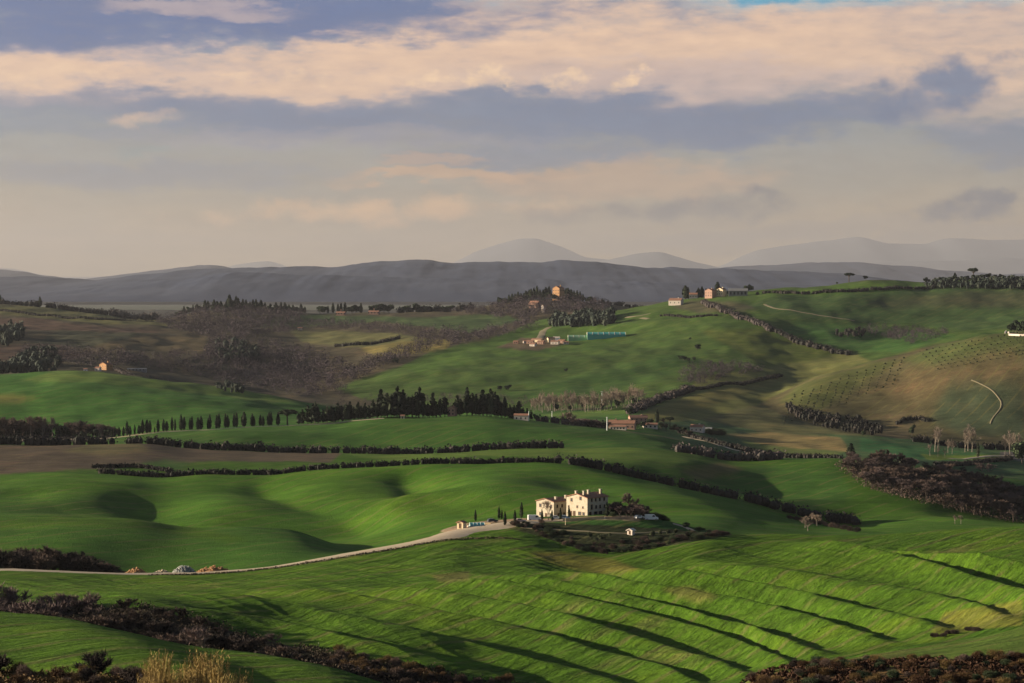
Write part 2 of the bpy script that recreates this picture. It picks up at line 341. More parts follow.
def zat(x, y):
    """land height (eye level = 0) under a world point"""
    u = x / y * F + CX
    c = np.interp(u, us, np.arange(NC)); r = np.interp(y, ds, np.arange(NR))
    i = min(int(c), NC - 2); j = min(int(r), NR - 2); a = c - i; b = r - j
    return (Z[j, i] * (1 - a) + Z[j, i + 1] * a) * (1 - b) + (Z[j + 1, i] * (1 - a) + Z[j + 1, i + 1] * a) * b

def ground(x, y): return (x, y, CAMZ + zat(x, y))
def onkey(name, u, dd=0.0):
    k = KN[name]; d = float(soft(KEYS[k][1], np.array([float(u)]), 28)[0]) + dd
    return ground((u - CX) / F * d, d)
def seen(u, v, dmin=250, dmax=7900):
    x, y, z = hit(u, v, dmin, dmax); return ground(x, y)

def dist_poly(X, Y, pts):
    """distance of points to a polyline, signed by side, and the parameter 0..1 along it"""
    best = np.full(X.shape, 1e9); sgn = np.zeros(X.shape); par = np.zeros(X.shape)
    L = [0.0]
    for (a, b) in zip(pts[:-1], pts[1:]): L.append(L[-1] + math.hypot(b[0] - a[0], b[1] - a[1]))
    for k, (a, b) in enumerate(zip(pts[:-1], pts[1:])):
        dx, dy = b[0] - a[0], b[1] - a[1]; l2 = dx * dx + dy * dy
        t = ((X - a[0]) * dx + (Y - a[1]) * dy) / l2
        tc = np.clip(t, 0, 1)
        ex, ey = X - a[0] - tc * dx, Y - a[1] - tc * dy
        d = np.hypot(ex, ey); c = dx * ey - dy * ex
        m = d < best
        best = np.where(m, d, best); sgn = np.where(m, np.sign(c), sgn)
        par = np.where(m, (L[k] + tc * (L[k + 1] - L[k])) / L[-1], par)
    return best, sgn, par

# folds of the ploughed slope: a family of crest lines, far to near, each traced across the view (column, row),
# and the column from which it rises out of the slope
CRESTS = [
 (900, [(700,516),(800,528),(900,546),(942,556),(1024,571),(1100,588)]),
 (760, [(600,521),(700,530),(775,541),(850,553),(900,563),(937,574),(982,588),(1024,600),(1100,622)]),
 (700, [(560,532),(640,546),(740,570),(812,582),(862,591),(912,599),(962,609),(1012,622),(1100,646)]),
 (610, [(500,545),(600,566),(660,577),(752,591),(792,599),(862,616),(947,634),(1000,648),(1100,678)]),
 (540, [(440,553),(520,567),(560,573),(607,583),(662,593),(727,604),(772,615),(832,631),(892,646),(940,658),(1060,692)]),
 (480, [(380,560),(460,570),(512,577),(560,586),(612,598),(677,615),(727,629),(790,648),(850,664),(950,692)]),
 (430, [(320,566),(400,576),(445,580),(512,589),(562,599),(612,611),(677,628),(737,645),(790,663),(860,686)]),
 (360, [(250,572),(330,584),(400,593),(450,600),(512,611),(562,623),(612,637),(677,655),(737,673),(800,694)]),
 (250, [(180,578),(250,589),(300,596),(350,603),(400,612),(430,619),(470,626),(512,634),(562,646),(612,659),(677,677),(740,697)]),
 (170, [(100,582),(160,590),(200,597),(260,608),(320,619),(380,630),(450,645),(512,660),(562,672),(612,685),(680,704)]),
 (140, [(60,590),(145,604),(200,613),(260,624),(320,636),(380,649),(450,667),(512,683),(580,701)]),
 (200, [(60,612),(145,626),(250,644),(320,656),(380,669),(450,689),(512,705)]),
]
def ease(q): return q * q * (3 - 2 * q)
def add_folds(Z):
    r0 = np.searchsorted(ds, 500); r1 = np.searchsorted(ds, 985)
    X = XX[r0:r1]; Y = DD[r0:r1]
    fb = soft(KEYS[KN['far_bank']][1], us, 28)[None, :]; rd = soft(KEYS[KN['road_ridge']][1], us, 28)[None, :]
    q = ease(np.clip((Y - fb + 22) / 62, 0, 1)) * ease(np.clip((rd - 8 - Y) / 62, 0, 1))
    def line(pts):
        y = soft(pts, us, 14); (ua, va), (ub, vb) = pts[0], pts[-1]
        return np.where(us < ua, va + (us - ua) * 0.16, np.where(us > ub, vb + (us - ub) * 0.28, y))
    V = np.array([line(pts) for _, pts in CRESTS]); V = np.maximum.accumulate(V + np.arange(len(V))[:, None] * 1e-3, axis=0)
    AMP = np.array([ease(np.clip((us - s + 30) / 110, 0, 1)) for s, _ in CRESTS])
    vb = vproj(Z[r0:r1], Y) + 1.6 * fbm(X / 26, Y / 26, 2, 11)
    add = np.zeros_like(X)
    for j in range(NC):
        v = V[:, j]; ph = np.interp(vb[:, j], v, np.arange(len(v)), left=-0.001, right=len(v) - 1.001)
        k = np.clip(ph.astype(int), 0, len(v) - 2); t = ph - k; gap = v[k + 1] - v[k]
        down = 1 - ease(np.clip(t / 0.62, 0, 1)) ** 0.80          # long face to the sun
        up = ease(np.clip((t - 0.60) / 0.40, 0, 1)) ** 1.05       # short back of the next crest
        a0, a1 = AMP[k, j], AMP[k + 1, j]
        add[:, j] = (down * a0 + up * a1) * np.clip(gap / 14.0, 0, 1.25)
        add[(vb[:, j] < v[0]) | (vb[:, j] > v[-1]), j] *= 0
    for _ in range(3):
        p_ = np.pad(add, ((1, 1), (2, 2)), 'edge'); add = (p_[:-2, 2:-2] + p_[2:, 2:-2] + p_[1:-1, :-4] + p_[1:-1, 4:] + 2 * add) / 6
    add = 3.1 * (add - 0.45) * np.clip(0.80 + 1.05 * (Y - 600) / 300, 0.80, 1.9) * (0.9 + 0.35 * fbm(X / 70, Y / 70, 2, 31))
    across = (X * .84 + Y * .54) / 11.0; along = (Y * .84 - X * .54) / 90.0
    rn = 1 - np.abs(fbm(across, along, 2, 55)) * 2.2
    add += 0.35 * np.clip(rn, 0, 1) ** 2
    Z = Z.copy(); Z[r0:r1] += add * q
    return Z
Z = add_folds(Z)

# soft valleys creasing the rounded fields behind the farm: image points along the bottom, depth, half width
CREASES = [([(118,484),(135,496),(150,508),(168,524)], 5, 28), ([(250,476),(270,492),(300,506),(345,520),(385,534)], 9, 32), ([(400,468),(411,482),(420,497)], 8, 20),
           ([(420,497),(455,508),(500,516)], 4, 26), ([(560,476),(590,490),(640,506)], 4, 30), ([(20,490),(60,508),(80,516)], 4, 30), ([(860,500),(905,515),(960,522)], 3, 25),
           ([(690,470),(730,482),(790,500)], 4, 30)]
def add_creases(Z):
    r0 = np.searchsorted(ds, 1120); r1 = np.searchsorted(ds, 1900); X = XX[r0:r1]; Y = DD[r0:r1]; add = np.zeros_like(X)
    for pts, h, w in CREASES:
        P = [hit(u, v, 1200, 1880, H=Z)[:2] for u, v in pts]
        d, s, t = dist_poly(X, Y, P)
        e = np.clip(t / .2, 0, 1) * np.clip((1 - t) / .2, 0, 1)
        add -= h * np.exp(-((d * d + 16) ** .5 / w) ** 1.3) * e
    Z = Z.copy(); Z[r0:r1] += add; return Z
Z = add_creases(Z)
# swells of the farther fields: image point of the top, height, radii across and along the view
BUMPS = [ (330,476,1390,5,110,80), (60,474,1400,4,80,90), (230,480,1420,3,50,70), (500,470,1400,4,80,80), (640,500,1350,5,80,80), (400,500,1350,4,60,60),
          (150,500,1380,-6,40,110), (425,492,1400,-6,34,90), (570,490,1400,-5,36,100), (260,500,1330,-4,30,70), (760,540,1050,-2,40,40),
          (100,400,2600,6,160,120), (240,410,2450,4,120,100), (520,370,3500,10,200,200), (640,350,3900,-5,120,200), (760,345,4000,4,180,250),
          (930,390,2900,6,90,160), (700,480,1750,4,70,70), (800,480,1720,-3,50,60), (900,480,1700,3,60,60),
          (420,430,2100,4,120,60), (240,435,2080,4,60,60), (560,438,2080,3,80,60) ]
for (u, v, d, h, rx, ry) in BUMPS:
    x0 = (u - CX) / F * d
    Z += h * 1.0 * np.exp(-((XX - x0) / rx) ** 2 - ((DD - d) / ry) ** 2)
farw = np.clip((DD - 1000) / 2500, 0, 1)
Z += (0.9 + 4.0 * farw) * fbm(XX / (90 + 0), DD / 120, 3, 5) * np.clip((DD - 380) / 300, 0, 1) * np.where(DD < 1000, 0.5, 1)
# fine rills running down the near slopes
nr = np.clip((DD - 300) / 60, 0, 1) * np.clip((1050 - DD) / 120, 0, 1)
ca, sa = math.cos(R(35)), math.sin(R(35))
A, B = XX * ca - DD * sa, XX * sa + DD * ca
Z += nr * 0.20 * fbm(A / 5.0, B / 26.0, 3, 71)
Z += nr * 0.05 * fbm(XX / 2.2, DD / 2.2, 2, 73)

# ------------------------------------------------------------------ what grows on the land (base colours, with some sunlight and cloud shade put in)
G_BR, G_MID, G_DK = (0.066, 0.140, 0.009), (0.050, 0.120, 0.009), (0.042, 0.100, 0.014)
G_PALE, OLIVE, STRAW = (0.13, 0.20, 0.035), (0.11, 0.125, 0.035), (0.30, 0.22, 0.08)
PLOUGH, BROWN, DULL = (0.105, 0.080, 0.055), (0.11, 0.082, 0.05), (0.075, 0.085, 0.04)
MEADOW, SCRUB, EARTH = (0.055, 0.15, 0.022), (0.050, 0.042, 0.038), (0.30, 0.19, 0.09)
Vp = vproj(Z, DD)
LC = np.zeros((NR, NC, 3)); LC[:] = G_MID
sj = fbm(UU / 60, DD / 260, 3, 91) * 3.0; sv = fbm(UU / 50, DD / 170, 3, 92) * 1.6
PU, PV = UU + sj, Vp + sv

def inside(px, py, poly):
    r = np.zeros(px.shape, bool); n = len(poly)
    for i in range(n):
        x0, y0 = poly[i]; x1, y1 = poly[(i + 1) % n]
        if y0 == y1: continue
        c = ((y0 > py) != (y1 > py)) & (px < (x1 - x0) * (py - y0) / (y1 - y0) + x0)
        r ^= c
    return r

def band(u, k0, k1):     # distances of two key curves
    d0 = soft(KEYS[KN[k0]][1], u, 28); d1 = soft(KEYS[KN[k1]][1], u, 28)
    return d0, d1

def paint(poly, d0, d1, col, soft=2, amt=1.0):
    j0, j1 = np.searchsorted(ds, d0), np.searchsorted(ds, d1)
    us_ = [p[0] for p in poly]; i0, i1 = np.searchsorted(us, min(us_) - 8), np.searchsorted(us, max(us_) + 8)
    s = (slice(j0, j1), slice(i0, i1))
    m = inside(PU[s], PV[s], poly).astype(float)
    for _ in range(soft):
        p = np.pad(m, 1, 'edge'); m = (p[:-2, 1:-1] + p[2:, 1:-1] + p[1:-1, :-2] + p[1:-1, 2:] + 2 * m) / 6
    m = (m * amt)[..., None]
    LC[s] = LC[s] * (1 - m) + np.array(col) * m

def zone(k0, k1, u0, u1, col, o0=0, o1=0):   # everything between two key curves
    a, b = band(us, k0, k1)
    cm = (us >= u0) & (us <= u1)
    m = (DD >= a + o0) & (DD <= b + o1) & cm[None, :]
    LC[m] = col

ALL = (-1200, 2200)
zone('near0', 'gully', *ALL, G_BR)
zone('near0', 'fore', *ALL, (0.13, 0.085, 0.035))
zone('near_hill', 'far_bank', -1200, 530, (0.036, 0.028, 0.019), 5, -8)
zone('fore', 'near_hill', 700, 2200, (0.10, 0.125, 0.028))
paint([(900,655),(1000,628),(1030,624),(1030,652),(940,658)], 380, 560, (0.085, 0.14, 0.022), 3)
zone('gully', 'road_ridge', 530, 2200, G_BR, 30)
zone('far_bank', 'road_ridge', -1200, 530, G_BR, -8)
paint([(530,553),(560,551),(615,560),(640,569),(600,574),(550,564)], 600, 930, (0.17, 0.16, 0.03), 16, 0.85)
paint([(945,612),(1024,600),(1024,626),(960,632),(930,634)], 560, 760, (0.16, 0.16, 0.03), 4, 0.7)
paint([(660,590),(690,585),(720,596),(700,604)], 600, 900, (0.16, 0.14, 0.04), 5, 0.6)
paint([(430,575),(470,572),(470,582),(440,583)], 600, 900, (0.18, 0.13, 0.06), 5, 0.5)
zone('road_ridge', 'garden_bank', 520, 720, (0.035, 0.045, 0.018), 4, 8)
paint([(500,526),(560,542),(605,552),(650,549),(730,536),(740,528),(690,528),(640,534),(560,530)], 860, 960, (0.04, 0.048, 0.02), 2)
zone('garden_bank', 'terrace', 540, 730, (0.035, 0.095, 0.018), 8, 8)
paint([(462,530),(500,527),(535,522),(600,520),(640,521),(640,516),(440,520),(440,532)], 925, 1030, (0.34, 0.25, 0.17), 2, 0.9)
paint([(130,573),(165,573),(165,566),(130,568)], 820, 900, EARTH, 2)
paint([(195,573),(240,571),(250,563),(215,565)], 820, 930, EARTH, 2)
zone('terrace', 'left_dome', *ALL, (0.055, 0.14, 0.014), 10)
zone('left_dome', 'hedge_ridge', *ALL, (0.062, 0.150, 0.012))
paint([(0,530),(0,520),(60,517),(140,519),(190,526),(250,540),(230,543),(150,530),(60,526)], 1080, 1300, G_BR, 5, .9)
paint([(350,485),(420,495),(470,490),(520,505),(420,520),(330,500)], 1300, 1560, G_BR, 8, .7)
paint([(0,505),(100,495),(150,500),(130,515),(0,516)], 1250, 1560, G_DK, 8, .6)
zone('hedge_ridge', 'strip', *ALL, G_MID, 10)
paint([(-400,470),(-400,440),(0,440),(120,440),(140,441),(262,446),(345,452),(330,462),(256,461),(190,462),(150,463),(120,468),(0,474)], 1600, 1960, PLOUGH, 3)
paint([(60,452),(100,442),(140,443),(150,452),(100,455)], 1700, 1960, (0.13, 0.12, 0.05), 6, .7)
paint([(140,464),(165,459),(190,462),(180,470),(145,471)], 1600, 1900, (0.06, 0.13, 0.03), 4, .8)
paint([(340,453),(512,449),(620,447),(700,455),(690,470),(600,462),(512,455),(400,462)], 1600, 1960, G_PALE, 5, .6)
paint([(680,470),(720,462),(745,468),(735,478),(700,480)], 1600, 1900, (0.15, 0.12, 0.05), 8, .8)
paint([(700,485),(760,465),(840,470),(850,500),(790,512)], 1550, 1900, (0.05, 0.125, 0.018), 8, .8)
zone('strip', 'avenue_ridge', *ALL, (0.05, 0.125, 0.018), 10)
zone('avenue_ridge', 'avenue_dip', *ALL, (0.15, 0.15, 0.06), -2, 30)
paint([(-50,441),(-50,429),(60,432),(110,434),(108,439),(60,441)], 2000, 2350, (0.08, 0.06, 0.06), 3)
zone('avenue_dip', 'left_meadow', -1200, 520, MEADOW)
zone('avenue_ridge', 'left_meadow', 520, 2200, (0.06, 0.145, 0.03), 20)
paint([(20,381),(60,370),(110,370),(240,387),(310,402),(260,402),(170,390),(110,383)], 2600, 3100, (0.13, 0.20, 0.04), 4, .9)
paint([(-50,395),(-50,403),(20,403),(35,398),(10,394)], 2400, 2900, (0.22, 0.20, 0.05), 3, .7)
paint([(540,414),(600,410),(690,394),(690,402),(640,412),(560,420)], 2200, 3100, (0.11, 0.19, 0.04), 3)
zone('left_meadow', 'wood_ridge', *ALL, DULL, 0, 400)
# western hills : brown ploughland dulled to stand in for cloud shade, woods between
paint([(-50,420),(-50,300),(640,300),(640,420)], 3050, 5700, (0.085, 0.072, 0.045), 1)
paint([(-50,312),(-50,303),(60,307),(100,312),(175,322),(170,330),(100,325),(30,317)], 4600, 5500, (0.13, 0.13, 0.05), 2)
paint([(-50,330),(-50,318),(30,318),(90,325),(170,331),(100,336),(40,332)], 4200, 5400, (0.13, 0.08, 0.06), 3, .8)
paint([(30,345),(60,330),(160,334),(140,342),(80,350)], 3800, 5400, (0.06, 0.068, 0.04), 4, .8)
paint([(80,352),(110,342),(150,334),(205,338),(210,352),(150,350)], 3700, 5400, (0.15, 0.115, 0.06), 3, .9)
paint([(-50,368),(-50,348),(60,344),(90,356),(30,366)], 3300, 5000, (0.11, 0.07, 0.055), 4, .8)
paint([(290,331),(340,331),(390,333),(440,340),(400,348),(340,347),(300,341)], 3300, 5400, (0.14, 0.14, 0.055), 2)
paint([(360,348),(400,341),(440,339),(455,342),(440,352),(380,356)], 3300, 5400, (0.20, 0.17, 0.055), 2)
paint([(240,377),(245,367),(300,363),(320,375),(300,380)], 3000, 4600, (0.10, 0.08, 0.06), 2)
paint([(300,327),(300,315),(420,317),(500,314),(525,320),(470,333),(420,326),(380,322)], 4300, 5500, (0.06, 0.10, 0.035), 2)
paint([(256,327),(262,318),(290,316),(330,321),(300,328)], 4300, 5500, (0.07, 0.09, 0.04), 2)
# eastern green hill
E = (2660, 4700)
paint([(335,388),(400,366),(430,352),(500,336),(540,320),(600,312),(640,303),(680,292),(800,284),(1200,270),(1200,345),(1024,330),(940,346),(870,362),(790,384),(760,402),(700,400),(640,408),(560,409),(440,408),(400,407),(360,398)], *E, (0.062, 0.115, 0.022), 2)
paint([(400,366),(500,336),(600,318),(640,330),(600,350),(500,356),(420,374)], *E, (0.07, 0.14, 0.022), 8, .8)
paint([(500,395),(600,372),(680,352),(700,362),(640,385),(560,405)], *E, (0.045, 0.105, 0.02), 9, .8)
paint([(700,331),(770,328),(830,340),(850,356),(790,378),(765,368),(740,352)], *E, (0.10, 0.13, 0.025), 4, .9)
paint([(770,334),(800,322),(960,335),(900,352),(850,352)], *E, (0.05, 0.125, 0.025), 3)
paint([(740,306),(800,290),(1200,275),(1200,325),(960,330),(900,323),(820,322)], *E, (0.052, 0.10, 0.028), 2)
paint([(860,302),(960,292),(1200,290),(1200,305),(900,308)], *E, (0.085, 0.082, 0.045), 7, .7)
paint([(745,294),(800,290),(870,284),(930,286),(900,291),(800,295)], *E, (0.075, 0.15, 0.02), 2, .9)
paint([(670,308),(690,300),(740,302),(760,310),(700,313)], *E, (0.09, 0.075, 0.05), 3, .8)
paint([(495,348),(520,338),(560,337),(566,343),(540,350)], *E, (0.16, 0.10, 0.075), 2, .8)
paint([(640,418),(668,400),(690,388),(700,375),(765,368),(800,362),(850,352),(870,360),(800,384),(780,402),(730,420),(700,426),(660,424)], 2450, 4300, (0.155, 0.165, 0.05), 3)  # olive slope lies in shade; sunlight is put into its colour
paint([(640,414),(700,394),(770,376),(790,378),(700,410),(650,420)], 2450, 4300, (0.18, 0.16, 0.05), 6, .7)  # golden sunlit tone painted over the same shaded slope
paint([(700,420),(760,404),(830,430),(880,438),(790,436),(740,432)], 2350, 3400, (0.135, 0.135, 0.055), 4)  # lower end of that slope, lightened in colour the same way
# orchard hill
O = (2480, 3660)
paint([(760,404),(800,383),(870,361),(940,344),(1024,328),(1200,290),(1200,450),(1024,448),(960,445),(900,439),(840,432),(790,420)], *O, (0.095, 0.085, 0.04), 2)
paint([(780,402),(800,385),(870,362),(900,360),(860,385),(820,410)], *O, (0.085, 0.10, 0.03), 5, .9)
paint([(900,360),(940,345),(1024,329),(1200,300),(1200,345),(1000,350),(930,365)], *O, (0.075, 0.105, 0.03), 5, .8)
paint([(870,385),(930,372),(1010,362),(1024,365),(1000,382),(900,400)], *O, (0.14, 0.10, 0.05), 9, .8)
paint([(930,420),(950,385),(1000,380),(1024,390),(1024,440),(960,432)], *O, (0.055, 0.085, 0.045), 9, .8)
paint([(850,430),(900,413),(925,410),(925,418),(905,440)], 2500, 3640, (0.14, 0.115, 0.06), 3)
# valley floor on the right
Vv = (2120, 2980)
paint([(640,424),(700,420),(768,433),(860,436),(1030,448),(1200,450),(1200,500),(1024,482),(940,470),(860,458),(760,458),(700,447)], *Vv, (0.06, 0.12, 0.045), 2)
paint([(725,434),(768,432),(840,438),(850,452),(800,449),(760,444)], *Vv, (0.28, 0.21, 0.085), 3, .9)
paint([(740,441),(800,449),(848,452),(830,456),(760,454)], *Vv, (0.15, 0.19, 0.05), 3, .9)
paint([(860,438),(905,445),(1000,456),(1000,464),(900,458),(860,450)], *Vv, (0.05, 0.16, 0.05), 3)
paint([(920,455),(1000,455),(1000,460),(930,460)], *Vv, (0.18, 0.25, 0.035), 2, .9)
paint([(1000,452),(1200,450),(1200,463),(1000,460)], *Vv, (0.14, 0.11, 0.12), 2, .8)
paint([(970,476),(1030,472),(1200,472),(1200,530),(1000,490)], *Vv, (0.055, 0.10, 0.035), 2, .9)
# plain beyond
m = DD > 5750
LC[m] = (0.10, 0.10, 0.09)

fields_noise = 1 + 0.10 * fbm(XX / 110, DD / 160, 3, 301)
LC *= fields_noise[..., None]
# bare soil and dry grass showing on the near folds where the ground is steep
near = (DD > 560) & (DD < 930)
patch = np.clip((fbm(A / 16.0, B / 60.0, 4, 401) - 0.20) * 2.6, 0, 1) * near * np.clip(fbm(XX / 55, DD / 70, 2, 402) * 2 + 0.35, 0, 1)
LC = LC * (1 - 0.55 * patch[..., None]) + np.array((0.15, 0.13, 0.05)) * 0.55 * patch[..., None]
yel = np.clip(fbm(XX / 70, DD / 110, 3, 411) * 1.3 + 0.25, 0, 1) * (DD < 1650) * 0.30
LC = LC * (1 - yel[..., None]) + LC * np.array((1.45, 1.2, 1.0)) * yel[..., None]

# ------------------------------------------------------------------ materials
MATS = {}
def material(name, col, rough=0.85, noise=0.25, scale=4.0, spec=0.2, bump=0.0, bscale=None, rnd=0.0, emis=None, hue=None, coords='Object', trans=0.0):
    """procedural base colour: two noises vary it, Object Info makes every copy a little different"""
    if name in MATS: return MATS[name]
    m = bpy.data.materials.new(name); m.use_nodes = True
    g = NG(m.node_tree); nt = m.node_tree; bs = nt.nodes['Principled BSDF']
    tc = g.n('ShaderNodeTexCoord')
    n = g.n('ShaderNodeTexNoise', {'Vector': tc.outputs[coords], 'Scale': scale, 'Detail': 5.0, 'Roughness': 0.6})
    f = g.m('ADD', 1 - noise * 1.2, g.m('MULTIPLY', n.outputs[0], 2.4 * noise))
    if rnd:
        oi = g.n('ShaderNodeObjectInfo')
        f = g.m('MULTIPLY', f, g.m('ADD', 1 - rnd, g.m('MULTIPLY', oi.outputs['Random'], 2 * rnd)))
        if hue:
            base = g.mix(oi.outputs['Random'], col, hue)
        else: base = g.mix(0.0, col, col)
    else:
        base = g.mix(g.ss(n.outputs[0], 0.4, 0.65), col, hue) if hue else g.mix(0.0, col, col)
    c = g.n('ShaderNodeVectorMath', {0: base, 1: g.n('ShaderNodeCombineXYZ', {0: f, 1: f, 2: f})}, operation='MULTIPLY')
    nt.links.new(c.outputs[0], bs.inputs['Base Color'])
    bs.inputs['Roughness'].default_value = rough
    bs.inputs['Specular IOR Level'].default_value = spec
    if bump:
        b = g.n('ShaderNodeTexNoise', {'Vector': tc.outputs[coords], 'Scale': bscale or scale * 3, 'Detail': 4.0})
        bn = g.n('ShaderNodeBump', {'Height': b.outputs[0], 'Strength': bump, 'Distance': 0.3})
        nt.links.new(bn.outputs[0], bs.inputs['Normal'])
    MATS[name] = m
    return m

def land_material():
    m = bpy.data.materials.new('land'); m.use_nodes = True
    g = NG(m.node_tree); nt = m.node_tree; bs = nt.nodes['Principled BSDF']
    at = g.n('ShaderNodeAttribute', attribute_name='field_colour')
    tc = g.n('ShaderNodeTexCoord')
    P = tc.outputs['Object']
    # drill rows and tussocks: one noise drawn out down the slopes, one along the contours, one fine and round
    rt = g.n('ShaderNodeVectorRotate', {'Vector': P, 'Angle': R(35)}, rotation_type='Z_AXIS')
    mp = g.n('ShaderNodeVectorMath', {0: rt.outputs[0], 1: (1.0, 0.14, 1.0)}, operation='MULTIPLY')
    mc = g.n('ShaderNodeVectorMath', {0: P, 1: (0.25, 1.0, 1.0)}, operation='MULTIPLY')
    nA = g.n('ShaderNodeTexNoise', {'Vector': mp.outputs[0], 'Scale': 0.38, 'Detail': 6.0, 'Roughness': 0.62})
    nB = g.n('ShaderNodeTexNoise', {'Vector': P, 'Scale': 0.9, 'Detail': 5.0, 'Roughness': 0.65})
    nC = g.n('ShaderNodeTexNoise', {'Vector': P, 'Scale': 0.030, 'Detail': 6.0, 'Roughness': 0.62})
    nD = g.n('ShaderNodeTexNoise', {'Vector': mc.outputs[0], 'Scale': 0.07, 'Detail': 6.0, 'Roughness': 0.62})
    nE = g.n('ShaderNodeTexNoise', {'Vector': mc.outputs[0], 'Scale': 0.30, 'Detail': 5.0, 'Roughness': 0.7})
    near = at.outputs['Alpha']
    f = g.m('ADD', -0.39, g.m('ADD', g.m('MULTIPLY', g.m('MULTIPLY', g.m('SUBTRACT', nA.outputs[0], 0.5), near), 1.9),
            g.m('ADD', g.m('ADD', g.m('MULTIPLY', nB.outputs[0], 0.80), g.m('MULTIPLY', nC.outputs[0], 0.90)), g.m('ADD', g.m('MULTIPLY', nD.outputs[0], 1.0), g.m('MULTIPLY', g.m('SUBTRACT', nE.outputs[0], 0.45), 1.1)))))
    c = g.n('ShaderNodeVectorMath', {0: at.outputs['Color'], 1: g.n('ShaderNodeCombineXYZ', {0: f, 1: f, 2: f})}, operation='MULTIPLY')
    dry = g.mix(g.m('MULTIPLY', g.ss(nC.outputs[0], 0.48, 0.70), 0.45), c.outputs[0],
                g.n('ShaderNodeVectorMath', {0: c.outputs[0], 1: (1.5, 1.1, 1.1)}, operation='MULTIPLY').outputs[0])
    soil = g.mix(g.m('MULTIPLY', g.m('MULTIPLY', g.ss(nA.outputs[0], 0.56, 0.70), g.ss(nD.outputs[0], 0.42, 0.62)), g.m('MULTIPLY', near, 0.6)), dry, (0.14, 0.11, 0.055, 1))
    nt.links.new(soil, bs.inputs['Base Color'])
    wv = g.n('ShaderNodeTexWave', {'Vector': rt.outputs[0], 'Scale': 0.021, 'Distortion': 5.0, 'Detail': 1.0, 'Detail Scale': 0.05}, bands_direction='X')
    ln = g.m('MULTIPLY', g.ss(wv.outputs['Fac'], 0.90, 1.0), g.ss(nC.outputs[0], 0.40, 0.56))
    soil = g.mix(g.m('MULTIPLY', ln, 0.55), soil, (0.15, 0.14, 0.05, 1))
    nt.links.new(g.n('ShaderNodeVectorMath', {0: soil, 1: (.80, .80, .80)}, operation='MULTIPLY').outputs[0], bs.inputs['Base Color'])
    bs.inputs['Roughness'].default_value = 0.95
    bs.inputs['Specular IOR Level'].default_value = 0.06
    hh = g.m('ADD', g.m('MULTIPLY', g.m('MULTIPLY', nA.outputs[0], near), 1.8), g.m('ADD', g.m('MULTIPLY', nB.outputs[0], 0.55), g.m('MULTIPLY', nD.outputs[0], 1.2)))
    bn = g.n('ShaderNodeBump', {'Height': hh, 'Strength': 0.75, 'Distance': 1.0})
    nt.links.new(bn.outputs[0], bs.inputs['Normal'])
    return m

def grid_mesh(name, X, Y, Zw, colour=None, mat=None):
    nr, nc = X.shape
    me = bpy.data.meshes.new(name)
    co = np.stack([X, Y, Zw], -1).reshape(-1).astype(np.float32)
    idx = np.arange(nr * nc).reshape(nr, nc)
    q = np.stack([idx[:-1, :-1], idx[:-1, 1:], idx[1:, 1:], idx[1:, :-1]], -1).reshape(-1, 4).astype(np.int32)
    me.vertices.add(nr * nc); me.vertices.foreach_set('co', co)
    me.loops.add(q.size); me.loops.foreach_set('vertex_index', q.reshape(-1))
    me.polygons.add(len(q)); me.polygons.foreach_set('loop_start', np.arange(0, q.size, 4, dtype=np.int32))
    me.polygons.foreach_set('use_smooth', np.ones(len(q), bool))
    me.update(calc_edges=True)
    if colour is not None:
        a = me.attributes.new('field_colour', 'FLOAT_COLOR', 'POINT')
        c4 = np.ones((nr * nc, 4), np.float32); c4[:, :3] = colour.reshape(-1, 3); c4[:, 3] = NEARNESS.reshape(-1)
        a.data.foreach_set('color', c4.reshape(-1))
    if mat: me.materials.append(mat)
    o = bpy.data.objects.new(name, me); COL.objects.link(o)
    return o

NEARNESS = 0.10 + 0.90 * np.clip((1020 - DD) / 100, 0, 1)
gr = grid_mesh('ground', XX, DD, Z + CAMZ, LC, land_material())
tag(gr, kind='structure')

# land behind the camera and far to the sides, so the ground goes on
def skirt():
    bm = bmesh.new()
    vs = [bm.verts.new(p) for p in [(-59000, -6000, CAMZ - 190), (59000, -6000, CAMZ - 190), (59000, 121000, CAMZ - 190), (-59000, 121000, CAMZ - 190)]]
    bm.faces.new(vs)
    me = bpy.data.meshes.new('plain'); bm.to_mesh(me); me.materials.append(material('plain_soil', (0.08, 0.09, 0.05), scale=0.002))
    o = bpy.data.objects.new('plain', me); COL.objects.link(o); tag(o, kind='structure')
skirt()

# ------------------------------------------------------------------ far hills and mountains: long ridges with real depth
def ridge(name, pts, D, depth, mat, base=-60, rough=1.0, seed=0, ustep=1.5):
    uu = np.arange(-260, 1290, ustep)
    top = pchip(pts, uu)
    zt = -(top - HZ) / F * D
    xs = (uu - CX) / F * D
    zt = zt + (0.0008 if D < 40000 else 0.00035) * D * rough * fbm(xs / (0.016 * D), xs * 0 + seed, 3, seed)
    rows = 60
    t = np.linspace(-1, 1.0, rows)[:, None]
    Y = D + depth * t + 0 * xs[None, :]
    prof = (1 - np.abs(t) ** 1.5)
    X = np.repeat(xs[None, :], rows, 0)
    Zr = base + (zt[None, :] - base) * prof
    spur = fbm(X / (0.035 * D), Y / (0.05 * D), 5, seed + 50)
    Zr = Zr + (zt[None, :] - base) * (0.07 if D < 40000 else 0.0) * rough * spur * (prof * (1 - prof) * 3.2)
    Zr = Zr + (0.0005 if D < 40000 else 0.0003) * D * fbm(X / (0.016 * D), Y / (0.03 * D), 4, seed + 90) * np.clip(prof * 1.5, 0, 1)
    o = grid_mesh(name, X, Y, Zr + CAMZ, None, mat)
    tag(o, kind='structure')
    return o
mf = material('far_woodland_air_blue', (0.030, 0.044, 0.085), noise=0.3, scale=0.0012, hue=(0.045, 0.056, 0.090))  # blue of the distant air is put into the woodland colour
